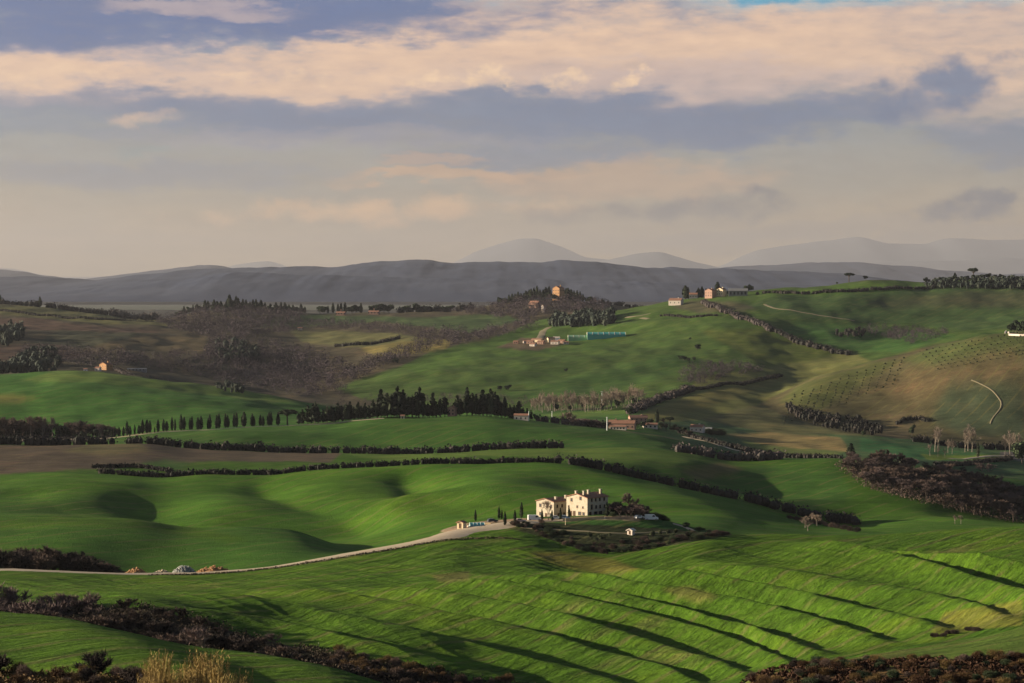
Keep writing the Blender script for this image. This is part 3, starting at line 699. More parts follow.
mm = material('mountain_slope', (0.12, 0.13, 0.15), noise=0.3, scale=0.0006)
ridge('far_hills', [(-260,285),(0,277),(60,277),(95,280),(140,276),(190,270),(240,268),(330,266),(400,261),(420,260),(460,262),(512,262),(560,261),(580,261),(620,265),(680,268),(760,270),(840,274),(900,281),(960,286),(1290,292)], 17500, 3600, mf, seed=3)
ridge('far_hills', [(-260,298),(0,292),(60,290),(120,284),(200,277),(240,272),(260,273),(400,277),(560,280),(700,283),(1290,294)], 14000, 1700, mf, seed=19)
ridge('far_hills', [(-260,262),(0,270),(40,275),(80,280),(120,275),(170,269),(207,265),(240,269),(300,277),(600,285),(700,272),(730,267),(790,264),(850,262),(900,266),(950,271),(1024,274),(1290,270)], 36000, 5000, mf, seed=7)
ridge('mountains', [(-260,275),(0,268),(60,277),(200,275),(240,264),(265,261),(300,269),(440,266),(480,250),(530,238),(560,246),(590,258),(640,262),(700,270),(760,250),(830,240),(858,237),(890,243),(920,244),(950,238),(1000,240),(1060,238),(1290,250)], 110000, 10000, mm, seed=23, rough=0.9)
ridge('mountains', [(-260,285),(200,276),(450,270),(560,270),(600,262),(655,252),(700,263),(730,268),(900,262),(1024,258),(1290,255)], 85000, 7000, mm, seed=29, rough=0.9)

# the air: one even volume round everything
def haze():
    bm = bmesh.new()
    bmesh.ops.create_cube(bm, size=1.0)
    x0, x1, y0, y1, z0, z1 = -60000, 60000, -6500, 122000, CAMZ - 192, CAMZ + 2600
    for v in bm.verts:
        v.co = ((x0 + x1) / 2 + v.co.x * (x1 - x0), (y0 + y1) / 2 + v.co.y * (y1 - y0), (z0 + z1) / 2 + v.co.z * (z1 - z0))
    me = bpy.data.meshes.new('haze'); bm.to_mesh(me); bm.free()
    m = bpy.data.materials.new('air'); m.use_nodes = True; nt = m.node_tree; nt.nodes.clear()
    v = nt.nodes.new('ShaderNodeVolumePrincipled'); o = nt.nodes.new('ShaderNodeOutputMaterial')
    v.inputs['Color'].default_value = HAZE_COL
    v.inputs['Density'].default_value = HAZE_D
    v.inputs['Anisotropy'].default_value = 0.2
    nt.links.new(v.outputs[0], o.inputs['Volume'])
    me.materials.append(m)
    ob = bpy.data.objects.new('haze', me); COL.objects.link(ob)
    tag(ob, kind='stuff')
HAZE_COL = (0.43, 0.44, 0.49, 1)
HAZE_D = 1.6e-5
haze()

# ------------------------------------------------------------------ mesh builders
class MB:
    def __init__(s): s.v = []; s.f = []; s.n = 0; s.mi = []; s.cur = 0
    def add(s, verts, faces):
        verts = np.asarray(verts, float); s.v.append(verts)
        for f in faces: s.f.append([i + s.n for i in f]); s.mi.append(s.cur)
        s.n += len(verts)
    def quads(s, c, a, b):
        """many loose quads: centres c, half-axes a and b (N,3)"""
        n = len(c); v = np.stack([c - a - b, c + a - b, c + a + b, c - a + b], 1).reshape(-1, 3)
        s.v.append(v); base = s.n + 4 * np.arange(n)
        s.f.extend(np.stack([base, base + 1, base + 2, base + 3], 1).tolist()); s.mi.extend([s.cur] * n); s.n += 4 * n
    def tris(s, p, q, w):
        """thin blades from p to q (N,3), half width w"""
        n = len(p); v = np.stack([p - w, p + w, q], 1).reshape(-1, 3)
        s.v.append(v); base = s.n + 3 * np.arange(n)
        s.f.extend(np.stack([base, base + 1, base + 2], 1).tolist()); s.mi.extend([s.cur] * n); s.n += 3 * n
    def box(s, x0, x1, y0, y1, z0, z1):
        s.add([(x0,y0,z0),(x1,y0,z0),(x1,y1,z0),(x0,y1,z0),(x0,y0,z1),(x1,y0,z1),(x1,y1,z1),(x0,y1,z1)],
              [(0,3,2,1),(4,5,6,7),(0,1,5,4),(1,2,6,5),(2,3,7,6),(3,0,4,7)])
    def tube(s, p, q, r0, r1, k=6):
        p = np.array(p, float); q = np.array(q, float); d = q - p; L = np.linalg.norm(d) or 1; d = d / L
        a = np.cross(d, (0, 0, 1) if abs(d[2]) < .9 else (1, 0, 0)); a /= np.linalg.norm(a); b = np.cross(d, a)
        t = np.arange(k) * 2 * np.pi / k
        ring = np.cos(t)[:, None] * a + np.sin(t)[:, None] * b
        s.add(np.concatenate([p + ring * r0, q + ring * r1]), [(i, (i + 1) % k, k + (i + 1) % k, k + i) for i in range(k)] + [tuple(range(k))[::-1], tuple(range(k, 2 * k))])
    def lathe(s, prof, k=8, c=(0, 0, 0)):
        vs = []; t = np.arange(k) * 2 * np.pi / k
        for z, r in prof: vs += [(c[0] + r * math.cos(a), c[1] + r * math.sin(a), c[2] + z) for a in t]
        fs = []
        for j in range(len(prof) - 1):
            fs += [(j * k + i, j * k + (i + 1) % k, (j + 1) * k + (i + 1) % k, (j + 1) * k + i) for i in range(k)]
        s.add(vs, fs)
    def mesh(s, name, mats):
        me = bpy.data.meshes.new(name)
        me.from_pydata(np.concatenate(s.v).tolist() if s.v else [], [], s.f)
        for m in (mats if isinstance(mats, (list, tuple)) else [mats]): me.materials.append(m)
        if any(s.mi): me.polygons.foreach_set('material_index', s.mi)
        return me
    def build(s, name, mats, parent=None, loc=None, rz=None):
        o = bpy.data.objects.new(name, s.mesh(name, mats)); COL.objects.link(o)
        if parent: o.parent = parent
        if loc is not None: o.location = loc
        if rz is not None: o.rotation_euler.z = rz
        return o

def empty(name, loc, rz=0.0):
    o = bpy.data.objects.new(name, None); COL.objects.link(o); o.location = loc; o.rotation_euler.z = rz
    o.empty_display_size = 0.5
    return o

def rdir(rg, n, flat=1.0):
    d = rg.normal(size=(n, 3)); d[:, 2] *= flat
    return d / np.linalg.norm(d, axis=1)[:, None]

def leaves(mb, pts, size, rg, flat=1.0, up=0.0):
    n = len(pts); a = rdir(rg, n); b = np.cross(a, rdir(rg, n)); b /= np.linalg.norm(b, axis=1)[:, None] + 1e-9
    s = size * rg.uniform(0.5, 1.25, (n, 1))
    if up: b = b * (1 - up) + np.array((0, 0, 1.0)) * up
    mb.quads(np.asarray(pts), a * s, b * s * 0.8)

def blob_points(rg, n, c, r, shell=0.55):
    d = rdir(rg, n); rr = rg.uniform(shell, 1.0, (n, 1)) ** 0.6
    return np.array(c) + d * rr * np.array(r)

# foliage colours
M_CYP = material('cypress_leaf', (0.016, 0.028, 0.014), scale=1.2, noise=0.5, rnd=0.35, hue=(0.022, 0.030, 0.014))
M_EVER = material('evergreen_leaf', (0.022, 0.040, 0.020), scale=0.8, noise=0.5, rnd=0.35, hue=(0.035, 0.050, 0.022))
M_OLIVE = material('olive_leaf', (0.055, 0.070, 0.035), scale=0.8, noise=0.4, rnd=0.3, hue=(0.05, 0.06, 0.03))
M_TWIG = material('bare_twig', (0.095, 0.070, 0.068), scale=0.6, noise=0.4, rnd=0.35, hue=(0.14, 0.098, 0.085))
M_DARKTWIG = material('dark_twig', (0.034, 0.025, 0.023), scale=0.6, noise=0.5, rnd=0.5, hue=(0.095, 0.065, 0.050))
M_PALE = material('pale_twig', (0.20, 0.155, 0.125), scale=0.6, noise=0.3, rnd=0.25, hue=(0.26, 0.20, 0.15))
M_GOLD = material('yellow_willow_stem', (0.34, 0.25, 0.07), scale=1.2, noise=0.4, rnd=0.25, hue=(0.20, 0.13, 0.05))
M_RUST = material('rusty_bramble', (0.085, 0.040, 0.020), scale=1.0, noise=0.5, rnd=0.4, hue=(0.11, 0.075, 0.025))
M_BARK = material('bark', (0.075, 0.058, 0.045), scale=3.0, noise=0.4, bump=0.4)
M_PBARK = material('pale_bark', (0.24, 0.20, 0.16), scale=3.0, noise=0.4)

def g_cypress(rg, h=10.0, w=0.12, n=420):
    tr = MB(); tr.tube((0, 0, -0.6), (0, 0, h * 0.16), h * 0.016, h * 0.012)
    cr = MB()
    prof = [(0.07, 0.0), (0.10, 0.55), (0.25, 0.85), (0.45, 0.92), (0.65, 0.74), (0.82, 0.45), (0.93, 0.2), (1.0, 0.02)]
    cr.lathe([(z * h, r * w * h * 0.78) for z, r in prof], 7)
    t = rg.uniform(0.07, 1.0, n); r = np.interp(t, [p[0] for p in prof], [p[1] for p in prof]) * w * h * rg.uniform(0.75, 1.12, n)
    a = rg.uniform(0, 2 * np.pi, n)
    leaves(cr, np.stack([r * np.cos(a), r * np.sin(a), t * h], 1), h * 0.030, rg, up=0.6)
    return tr, cr
def g_conifer(rg, h=14.0, w=0.20, n=700):
    tr = MB(); tr.tube((0, 0, -0.6), (0, 0, h * 0.8), h * 0.020, h * 0.006)
    cr = MB()
    prof = [(0.10, 0.2), (0.16, 0.8), (0.3, 1.0), (0.5, 0.78), (0.7, 0.52), (0.88, 0.26), (1.0, 0.02)]
    cr.lathe([(z * h, r * w * h * 0.6) for z, r in prof], 7)
    for k in range(26):
        z = rg.uniform(0.12, 0.95); a = rg.uniform(0, 2 * np.pi); rr = np.interp(z, [p[0] for p in prof], [p[1] for p in prof]) * w * h
        c = (rr * .7 * math.cos(a), rr * .7 * math.sin(a), z * h)
        leaves(cr, blob_points(rg, n // 26, c, (rr * .45 + .2, rr * .45 + .2, h * 0.06)), h * 0.03, rg)
    return tr, cr
def g_round(rg, h=9.0, w=0.42, n=900, low=0.18):
    tr = MB(); tr.tube((0, 0, -0.6), (0, 0, h * 0.5), h * 0.028, h * 0.015)
    for k in range(4):
        a = k * 1.6 + rg.uniform(0, .6); tr.tube((0, 0, h * 0.25), (h * .2 * math.cos(a), h * .2 * math.sin(a), h * 0.6), h * .012, h * .005, 5)
    cr = MB(); m = 11
    for k in range(m):
        a = rg.uniform(0, 2 * np.pi); q = rg.uniform(0.0, 0.62) * w * h; z = h * rg.uniform(low + 0.2, 0.82)
        s = w * h * rg.uniform(0.34, 0.55)
        c = (q * math.cos(a), q * math.sin(a), z)
        cr.lathe([(-s * .6, .05), (-s * .4, s * .45), (0, s * .62), (s * .4, s * .45), (s * .6, .05)], 6, c)
        leaves(cr, blob_points(rg, n // m, c, (s, s, s * 0.8)), h * 0.045, rg)
    return tr, cr
def g_pine(rg, h=13.0, w=0.46, n=1300):
    tr = MB(); tr.tube((0, 0, -0.6), (h * .02, 0, h * 0.72), h * 0.042, h * 0.03, 8)
    for k in range(7):
        a = k * 0.9 + rg.uniform(0, .4); q = w * h * rg.uniform(.4, .8)
        tr.tube((h * .02, 0, h * 0.54), (q * math.cos(a), q * math.sin(a), h * 0.80), h * .022, h * .008, 5)
    cr = MB(); m = 26
    for k in range(m):
        a = rg.uniform(0, 2 * np.pi); q = math.sqrt(rg.uniform(0, 1)) * w * h * .82
        z = h * (0.86 - 0.16 * (q / (w * h)) ** 2) + rg.uniform(-.05, .03) * h; s = w * h * rg.uniform(0.26, 0.38)
        c = (q * math.cos(a), q * math.sin(a), z)
        cr.lathe([(-s * .5, .05), (-s * .3, s * .55), (s * .15, s * .65), (s * .5, .05)], 6, c)
        leaves(cr, blob_points(rg, n // m, c, (s, s, s * 0.6)), h * 0.026, rg)
    return tr, cr
def g_bare(rg, h=9.0, spread=0.42, n=1500, tw=0.035, trunks=1, low=0.2):
    """bare winter tree: trunk, branches, and a haze of twigs"""
    tr = MB(); cr = MB(); tips = []
    def grow(p, d, L, r, lv):
        q = p + d * L; tr.tube(p, q, r, r * 0.62, 5 if lv < 2 else 4); 
        if lv >= 3: tips.append((p, q)); return
        for k in range(3 if lv else 4):
            nd = d + rdir(rg, 1)[0] * (0.75 + 0.1 * lv) + np.array((0, 0, 0.25)); nd /= np.linalg.norm(nd)
            grow(p + d * L * rg.uniform(0.55, 1.0), nd, L * rg.uniform(0.55, 0.8), r * 0.55, lv + 1)
        tips.append((p, q))
    for k in range(trunks):
        a = rg.uniform(0, 6.28); lean = 0.08 if trunks == 1 else 0.5
        d = np.array((math.cos(a) * lean, math.sin(a) * lean, 1.0)); d /= np.linalg.norm(d)
        grow(np.array((0.0, 0.0, -0.5)), d, h * (0.36 if trunks == 1 else 0.26), h * 0.020 / math.sqrt(trunks), 0 if trunks < 3 else 1)
    P = np.array([t[0] for t in tips]); Q = np.array([t[1] for t in tips])
    i = rg.integers(0, len(tips), n); f = rg.uniform(0.2, 1, (n, 1))
    s = P[i] * (1 - f) + Q[i] * f
    d = rdir(rg, n) + np.array((0, 0, 0.45)) + (Q[i] - P[i]) / (np.linalg.norm(Q[i] - P[i], axis=1)[:, None]) * 0.8
    d /= np.linalg.norm(d, axis=1)[:, None]
    L = h * rg.uniform(0.05, 0.13, (n, 1))
    side = np.cross(d, rdir(rg, n)); side /= np.linalg.norm(side, axis=1)[:, None]
    cr.tris(s, s + d * L, side * tw * rg.uniform(.6, 1.3, (n, 1)))
    # fit the height
    z = max(v[:, 2].max() for v in cr.v); k = h / z
    for mb in (tr, cr):
        mb.v = [v * np.array((spread / 0.42, spread / 0.42, 1.0)) * k for v in mb.v]
    return tr, cr
def g_poplar(rg, h=18.0, n=1300):
    tr, cr = g_bare(rg, h, 0.20, n, 0.07)
    return tr, cr
def g_stems(rg, h=4.5, n=130, w=0.55, tw=0.04):
    """clump of upright whips"""
    tr = MB(); cr = MB()
    a = rg.uniform(0, 6.28, n); q = rg.uniform(0, w * h, n) ** 1.0 * .5
    p = np.stack([q * np.cos(a), q * np.sin(a), np.full(n, -0.3)], 1)
    L = h * rg.uniform(0.3, 1.0, n) ** 1.3
    e = p + np.stack([np.cos(a) * L * .16 + rg.normal(0, .12, n), np.sin(a) * L * .16 + rg.normal(0, .12, n), L], 1)
    sd = rdir(rg, n, 0.05); tr.tris(p, e, sd * tw * 1.3)
    m = n * 6; i = rg.integers(0, n, m); f = rg.uniform(.3, .95, (m, 1)); s = p[i] * (1 - f) + e[i] * f
    d = rdir(rg, m) * .8 + np.array((0, 0, 1.0)); d /= np.linalg.norm(d, axis=1)[:, None]
    cr.tris(s, s + d * h * rg.uniform(.05, .15, (m, 1)), rdir(rg, m, .2) * tw)
    return tr, cr
def g_scrub(rg, h=2.6, n=1500, w=0.6, tw=0.05):
    """low bramble mound: stems, twigs and clinging leaves"""
    tr = MB(); cr = MB()
    for k in range(6):
        a = rg.uniform(0, 6.28); tr.tube((0, 0, -.4), (h * .4 * math.cos(a), h * .4 * math.sin(a), h * .6), .05, .02, 4)
    m = 7
    for k in range(m):
        a = rg.uniform(0, 6.28); q = rg.uniform(0, .6) * w * h * 1.3; s = h * rg.uniform(.3, .48)
        c = np.array((q * math.cos(a), q * math.sin(a), h * rg.uniform(.25, .55)))
        pts = blob_points(rg, n // m, c, (s * 1.1, s * 1.1, s), 0.3)
        leaves(cr, pts, h * 0.030, rg)
        d = (pts - c); d /= np.linalg.norm(d, axis=1)[:, None]
        cr.tris(pts, pts + (d + np.array((0, 0, .5))) * h * .12, rdir(rg, len(pts)) * tw * .6)
    return tr, cr

class Kind:
    """one kind of plant: a few variants, each with trunk and crown meshes, plus a joined mesh for far copies"""
    def __init__(s, name, gen, wood, leaf, part='crown', nvar=3, seed=1, **kw):
        s.name = name; s.part = part; s.vars = []; s.i = 0
        for k in range(nvar):
            rg = np.random.default_rng(seed * 100 + k); tr, cr = gen(rg, **kw)
            j = MB(); j.v = tr.v + cr.v; j.f = tr.f + [[i + tr.n for i in f] for f in cr.f]; j.mi = [0] * len(tr.f) + [1] * len(cr.f); j.n = tr.n + cr.n
            s.vars.append((tr.mesh('trunk', wood), cr.mesh(part, leaf), j.mesh(name, [wood, leaf])))
        s.h = kw.get('h', gen.__defaults__[0])
    def put(s, loc, hgt, label, cat='tree', group=None, parts=True, wide=1.0, name=None, rg=random):
        v = s.vars[s.i % len(s.vars)]; s.i += 1
        k = hgt / s.h; rz = rg.uniform(0, 6.28)
        nm = name or s.name
        if parts:
            o = empty(nm, loc, rz)
            for me, pn in ((v[0], 'trunk'), (v[1], s.part)):
                c = bpy.data.objects.new(pn, me); c.parent = o; COL.objects.link(c)
        else:
            o = bpy.data.objects.new(nm, v[2]); COL.objects.link(o); o.location = loc; o.rotation_euler.z = rz
        o.scale = (k * wide, k * wide, k)
        tag(o, label, cat, group)
        return o

random.seed(5)
K_CYP = Kind('cypress', g_cypress, M_BARK, M_CYP, seed=1)
K_CON = Kind('conifer', g_conifer, M_BARK, M_CYP, seed=2, nvar=4)
K_OAK = Kind('evergreen_oak', g_round, M_BARK, M_EVER, seed=3)
K_PINE = Kind('stone_pine', g_pine, M_BARK, M_CYP, seed=4, nvar=2)
K_BARE = Kind('bare_tree', g_bare, M_BARK, M_TWIG, 'twigs', seed=5, nvar=4, n=1500, tw=0.06)
K_DARK = Kind('bare_tree', g_bare, M_BARK, M_DARKTWIG, 'twigs', seed=6, nvar=4, n=1700, tw=0.07)
K_PALE = Kind('bare_tree', g_bare, M_PBARK, M_PALE, 'twigs', seed=7, nvar=3, n=800, tw=0.05)
K_POP = Kind('poplar', g_poplar, M_PBARK, M_TWIG, 'twigs', seed=8, nvar=4)
K_PPOP = Kind('poplar', g_poplar, M_PBARK, M_PALE, 'twigs', seed=9, nvar=3, n=700)
K_GULLY = Kind('bare_shrub', g_bare, M_BARK, M_DARKTWIG, 'twigs', seed=10, nvar=4, h=5.0, spread=.55, n=1500, tw=0.045, trunks=4)
K_GPALE = Kind('bare_shrub', g_bare, M_PBARK, M_TWIG, 'twigs', seed=11, nvar=3, h=5.0, spread=.5, n=900, tw=0.03, trunks=3)
K_STEM = Kind('willow_shrub', g_stems, M_GOLD, M_GOLD, 'twigs', seed=12, nvar=3)
K_RUST = Kind('bramble_bush', g_scrub, M_BARK, M_RUST, 'twigs', seed=13, nvar=4)
K_SHRUB = Kind('dark_shrub', g_scrub, M_BARK, M_EVER, 'leaves', seed=14, nvar=4)
K_DSCR = Kind('thorn_bush', g_scrub, M_BARK, M_DARKTWIG, 'twigs', seed=15, nvar=3)
K_OLIV = Kind('olive_tree', g_round, M_BARK, M_OLIVE, seed=16, nvar=2, h=5.0, n=500)

# ------------------------------------------------------------------ hedges, far woods
def strip_points(pts, step):
    """even points along a polyline of (x, y)"""
    out = []
    for a, b in zip(pts[:-1], pts[1:]):
        L = math.hypot(b[0] - a[0], b[1] - a[1]); n = max(1, int(L / step))
        for k in range(n): out.append((a[0] + (b[0] - a[0]) * k / n, a[1] + (b[1] - a[1]) * k / n))
    out.append(pts[-1]); return out

def hedge(name, label, pts, wid, hgt, mat, seed=0, leaf=0.55, dens=10, gap=0.0, cat='hedge', group=None):
    rg = np.random.default_rng(seed); mb = MB()
    P = strip_points(pts, wid * 0.24)
    x0, y0, z0 = ground(*P[len(P) // 2])
    t = rg.uniform(0, 100)
    for i, (x, y) in enumerate(P):
        hv = hgt * float(0.88 + 0.28 * fbm(np.array([i * 0.16 + t]), np.array([seed * 1.7]), 3, seed)[0])
        if hv < hgt * gap: continue
        px, py = x + rg.normal(0, wid * .22), y + rg.normal(0, wid * .22)
        gz = CAMZ + zat(px, py)
        c = (px - x0, py - y0, gz - z0 + hv * 0.5); s = wid * rg.uniform(0.36, 0.56)
        mb.lathe([(-hv * .55, s * .4), (-hv * .2, s * .6), (hv * .12, s * .5), (hv * .28, s * .15)], 6, c)
        leaves(mb, blob_points(rg, dens + 12, c, (s * 1.15, s * 1.15, hv * .55), .45), leaf * .95 * max(1, hv / 5) * rg.uniform(.7, 1.3), rg, up=.3)
    o = mb.build(name, mat, loc=(x0, y0, z0)); tag(o, label, cat, group); return o

def uvline(pts, dmin, dmax, dd=0):
    return [(p[0] * (1 + dd / p[1]), p[1] + dd) for p in (hit(u, v, dmin, dmax) for u, v in pts)]
def keyline(name, u0, u1, dd, step=12):
    out = []
    for u in np.arange(u0, u1 + .1, step):
        x, y, _ = onkey(name, u, dd + 2 * math.sin(u * .13)); out.append((x, y))
    return out

def scatter(poly, dmin, dmax, n, seed):
    """random ground points whose picture falls in the polygon, spread evenly over the ground"""
    rg = np.random.default_rng(seed); us_ = [p[0] for p in poly]; vs_ = [p[1] for p in poly]; out = []
    tries = 0
    while len(out) < n and tries < n * 60:
        tries += 1
        u = rg.uniform(min(us_), max(us_)); v = rg.uniform(min(vs_), max(vs_))
        if not inside(np.array([u]), np.array([v]), poly)[0]: continue
        x, y, z = hit(u, v, dmin, dmax)
        if abs(vproj(z, y) - v) > 3: continue
        out.append((x, y, CAMZ + zat(x, y)))
    return out

def woodland(label, poly, dmin, dmax, n, mat, hgt, seed, q=26, tall=0.0, name='woodland'):
    """a far wood read as one mass of crowns"""
    rg = np.random.default_rng(seed); mb = MB(); P = scatter(poly, dmin, dmax, n, seed)
    if not P: print('EMPTY WOOD', label); return
    o0 = np.array(P[0])
    for p in P:
        h = hgt * 0.8 * rg.uniform(.45, 1.3); s = h * rg.uniform(.3, .55)
        c = np.array(p) - o0 + np.array((0, 0, h * .55))
        if mat is M_WBROWN or mat is M_HEDGEP:
            leaves(mb, blob_points(rg, q + 74, c, (s * 1.35, s * 1.35, h * .5), .1), h * .042, rg, up=.6)
        else:
            mb.lathe([(-h * .6, s * .3), (-h * .2, s * .7), (h * .15, s * .62), (h * .36, s * .15)], 6, c)
            leaves(mb, blob_points(rg, q, c, (s, s, h * .48), .7), h * .085, rg)
    o = mb.build(name, mat, loc=P[0]); tag(o, label, 'woodland', kind='stuff'); return o

M_WBROWN = material('wood_brown', (0.046, 0.036, 0.044), scale=0.008, noise=0.5, hue=(0.060, 0.045, 0.052))
M_WBLUE = material('wood_dark_green', (0.022, 0.034, 0.026), scale=0.05, noise=0.5, hue=(0.035, 0.042, 0.028))
M_HEDGE = material('hedge_dark', (0.015, 0.017, 0.013), scale=0.10, noise=0.6, hue=(0.034, 0.028, 0.024))
M_HEDGEP = material('hedge_purple', (0.075, 0.058, 0.055), scale=0.12, noise=0.5, hue=(0.05, 0.045, 0.04))
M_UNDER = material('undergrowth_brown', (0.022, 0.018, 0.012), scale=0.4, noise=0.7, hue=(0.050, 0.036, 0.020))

# the long hedge over the crest behind the farm, left and right lengths
hedge('hedge', 'thin dark hedge along the low crest left of the farmhouses', keyline('hedge_ridge', 100, 560, 10), 5, 4.4, M_HEDGE, 1, dens=9)
hedge('hedge', 'thick dark hedge running down the slope to the right behind the farmhouses', keyline('hedge_ridge', 560, 868, 16), 10, 7.4, M_HEDGE, 2, dens=12)
hedge('hedge', 'dark hedge at the left edge of the brown ploughed field', keyline('strip', -60, 112, 16), 9, 8.5, M_HEDGE, 3, dens=10)
hedge('hedge', 'long dark hedge below the cypress row behind the brown field', keyline('strip', 128, 560, 18), 9, 7.6, M_HEDGE, 4, dens=10)
hedge('hedge', 'short thin hedge between two green strips left of the brown field end', uvline([(95, 468), (130, 467), (170, 472)], 1600, 1900), 4, 3.0, M_HEDGE, 5)
hedge('hedge', 'greyish purple hedge of bare bushes below the pale house', keyline('strip', 672, 790, 18), 12, 9, M_HEDGEP, 6, dens=14)
hedge('hedge', 'dark hedge lining the lane below the pale house on the right', uvline([(682, 433), (720, 445), (745, 451), (775, 457), (800, 458), (842, 460)], 2050, 2700, -6), 7, 5.0, M_HEDGE, 7)
hedge('hedge', 'low hedge leading left from the pink farm', uvline([(540, 423), (575, 427), (603, 428)], 2100, 2290, 60), 7, 7, M_HEDGEP, 8)
hedge('hedge', 'dark hedge climbing the slope behind the pink farm', uvline([(630, 414), (655, 403), (672, 397), (690, 390)], 2450, 3500), 12, 9, M_HEDGEP, 9)
hedge('hedge', 'thin hedge line crossing the pale slope above the pale house', uvline([(682, 396), (710, 388), (740, 385), (780, 376)], 2650, 3900), 8, 5, M_HEDGE, 10)
hedge('hedge', 'long hedge dropping diagonally from the hilltop farm', uvline([(703, 303), (722, 311), (752, 322), (772, 331)], 3600, 4500), 13, 8, M_HEDGEP, 11)
hedge('hedge', 'dark bushy hedge in the fold right of the diagonal one', uvline([(772, 331), (790, 339), (815, 348), (848, 355)], 3600, 4500), 14, 9, M_HEDGE, 12)
hedge('hedge', 'dark hedge under the green crest left of the two hilltop trees', uvline([(762, 294), (800, 294), (850, 292), (905, 289), (935, 288)], 4000, 4490), 12, 7, M_HEDGE, 13)
hedge('hedge', 'dark curved hedge round the pale patch at the foot of the orchard hill', uvline([(898, 424), (905, 420), (920, 419), (927, 422)], 2500, 3440), 6, 5, M_HEDGE, 14)
hedge('hedge', 'dark hedge along the right valley road, left of the tall lone cypress', uvline([(912, 446), (930, 448), (950, 449), (975, 451)], 2500, 2980), 8, 7.5, M_HEDGE, 15)
hedge('hedge', 'dark hedge along the right valley road, right of the tall lone cypress', uvline([(985, 452), (1005, 453), (1035, 453)], 2500, 2980), 8, 8, M_HEDGE, 16)
hedge('hedge', 'low dark hedge under the bright strip beside the dark wood', uvline([(935, 466), (955, 466), (975, 464), (1010, 459)], 2120, 2700), 6, 5, M_HEDGE, 17)
hedge('hedge', 'thin hedge line across the far left ploughed fields', uvline([(-20, 310), (40, 316), (100, 320), (170, 322)], 4500, 5250), 10, 6, M_HEDGE, 18)
hedge('hedge', 'dark hedge on the skyline at the far left', keyline('wood_ridge', -40, 44, -20), 22, 15, M_HEDGE, 19, dens=14)
hedge('hedge', 'dark uneven hedge on the skyline right of the lone pointed cypress', keyline('wood_ridge', 50, 110, -20), 20, 14, M_HEDGE, 20, dens=14)
hedge('hedge', 'row of round bare trees in the skyline dip left of the wooded hill', keyline('wood_ridge', 110, 160, -20), 26, 20, M_HEDGEP, 21, dens=18)
hedge('hedge', 'hedge below the left farmhouse running to the right', uvline([(115, 371), (140, 378), (170, 385)], 2900, 3700, 60), 8, 5, M_HEDGEP, 22)
hedge('hedge', 'dark hedge between the dull yellow fields of the centre left', uvline([(335, 347), (360, 345), (385, 342), (398, 339)], 3300, 4800), 10, 7, M_HEDGE, 23)
hedge('hedge', 'dark tree line on the skyline right of the wooded manor hill', keyline('wood_ridge', 400, 480, -30), 28, 18, M_HEDGE, 24, dens=14)
hedge('hedge', 'low dark tree line where the manor hill meets the green hill', keyline('wood_ridge', 610, 650, -30), 20, 10, M_HEDGE, 25)
hedge('hedge', 'dark short hedge under the hilltop villa', uvline([(664, 316), (690, 318), (715, 316)], 3600, 4480), 8, 4.5, M_HEDGE, 26)

ww = woodland
ww('dark green clump of trees at the left edge below the brown fields', [(-40,386),(-40,372),(10,368),(30,352),(60,354),(58,376),(45,384)], 3060, 4600, 150, M_WBLUE, 17, 1)
ww('dark wood at the left edge among far brown fields', [(-40,348),(-40,330),(20,329),(24,338),(10,346)], 3700, 5200, 110, M_WBLUE, 20, 2)
ww('brown leafless wood behind and beside the lit far farmhouse', [(20,352),(60,350),(130,356),(210,356),(330,378),(350,396),(300,398),(240,388),(190,378),(140,368),(118,370),(60,368),(30,362)], 3020, 4400, 520, M_WBROWN, 16, 3)
ww('large leafless wood filling the hollow left of the yellow fields', [(206,352),(212,340),(240,335),(290,346),(340,362),(355,378),(330,390),(290,381),(240,368),(210,362)], 3100, 4700, 420, M_WBROWN, 19, 4)
ww('dark evergreen patch inside the leafless wood', [(216,360),(216,348),(236,345),(262,352),(258,362),(236,364)], 3100, 4500, 70, M_WBLUE, 19, 5)
ww('leafless woodland covering the far wooded hill', [(150,322),(190,313),(240,310),(300,314),(310,320),(270,322),(262,330),(300,333),(240,340),(205,338),(170,330)], 3800, 5350, 560, M_WBROWN, 20, 6)
ww('leafless belt of trees crossing from the wooded hill to the green hill', [(262,322),(330,322),(400,328),(440,332),(480,334),(520,324),(530,320),(540,328),(480,342),(430,352),(400,362),(350,384),(345,374),(400,350),(420,338),(380,333),(300,331),(262,330)], 3200, 5300, 560, M_WBROWN, 18, 7)
ww('leafless woodland on the slope below the manor', [(440,314),(480,309),(510,303),(545,299),(590,301),(612,308),(600,313),(550,316),(520,322),(470,316)], 4300, 5350, 420, M_WBROWN, 19, 8)
ww('dark grove of evergreens above the long greenhouse', [(548,327),(552,320),(575,320),(585,316),(612,316),(613,324),(600,327)], 3900, 5200, 150, M_WBLUE, 19, 9)
ww('leafless thicket shaped like a wedge on the green hill', [(678,384),(680,372),(700,364),(745,365),(764,372),(740,377),(700,386)], 2750, 4300, 230, M_WBROWN, 11, 10)
ww('leafless thicket in the fold of the upper right green hill', [(862,333),(875,329),(920,330),(952,333),(945,338),(912,345),(890,340)], 3660, 4490, 190, M_WBROWN, 13, 11)
ww('dark bushes trailing left of the upper right thicket', [(832,333),(862,329),(866,333),(862,337),(840,337)], 3660, 4490, 40, M_HEDGE, 9, 12)
ww('dark wooded knoll on the skyline at the far right', [(922,286),(950,282),(1024,281),(1080,281),(1080,290),(1000,289),(940,289)], 4000, 4640, 360, M_WBLUE, 13, 13)
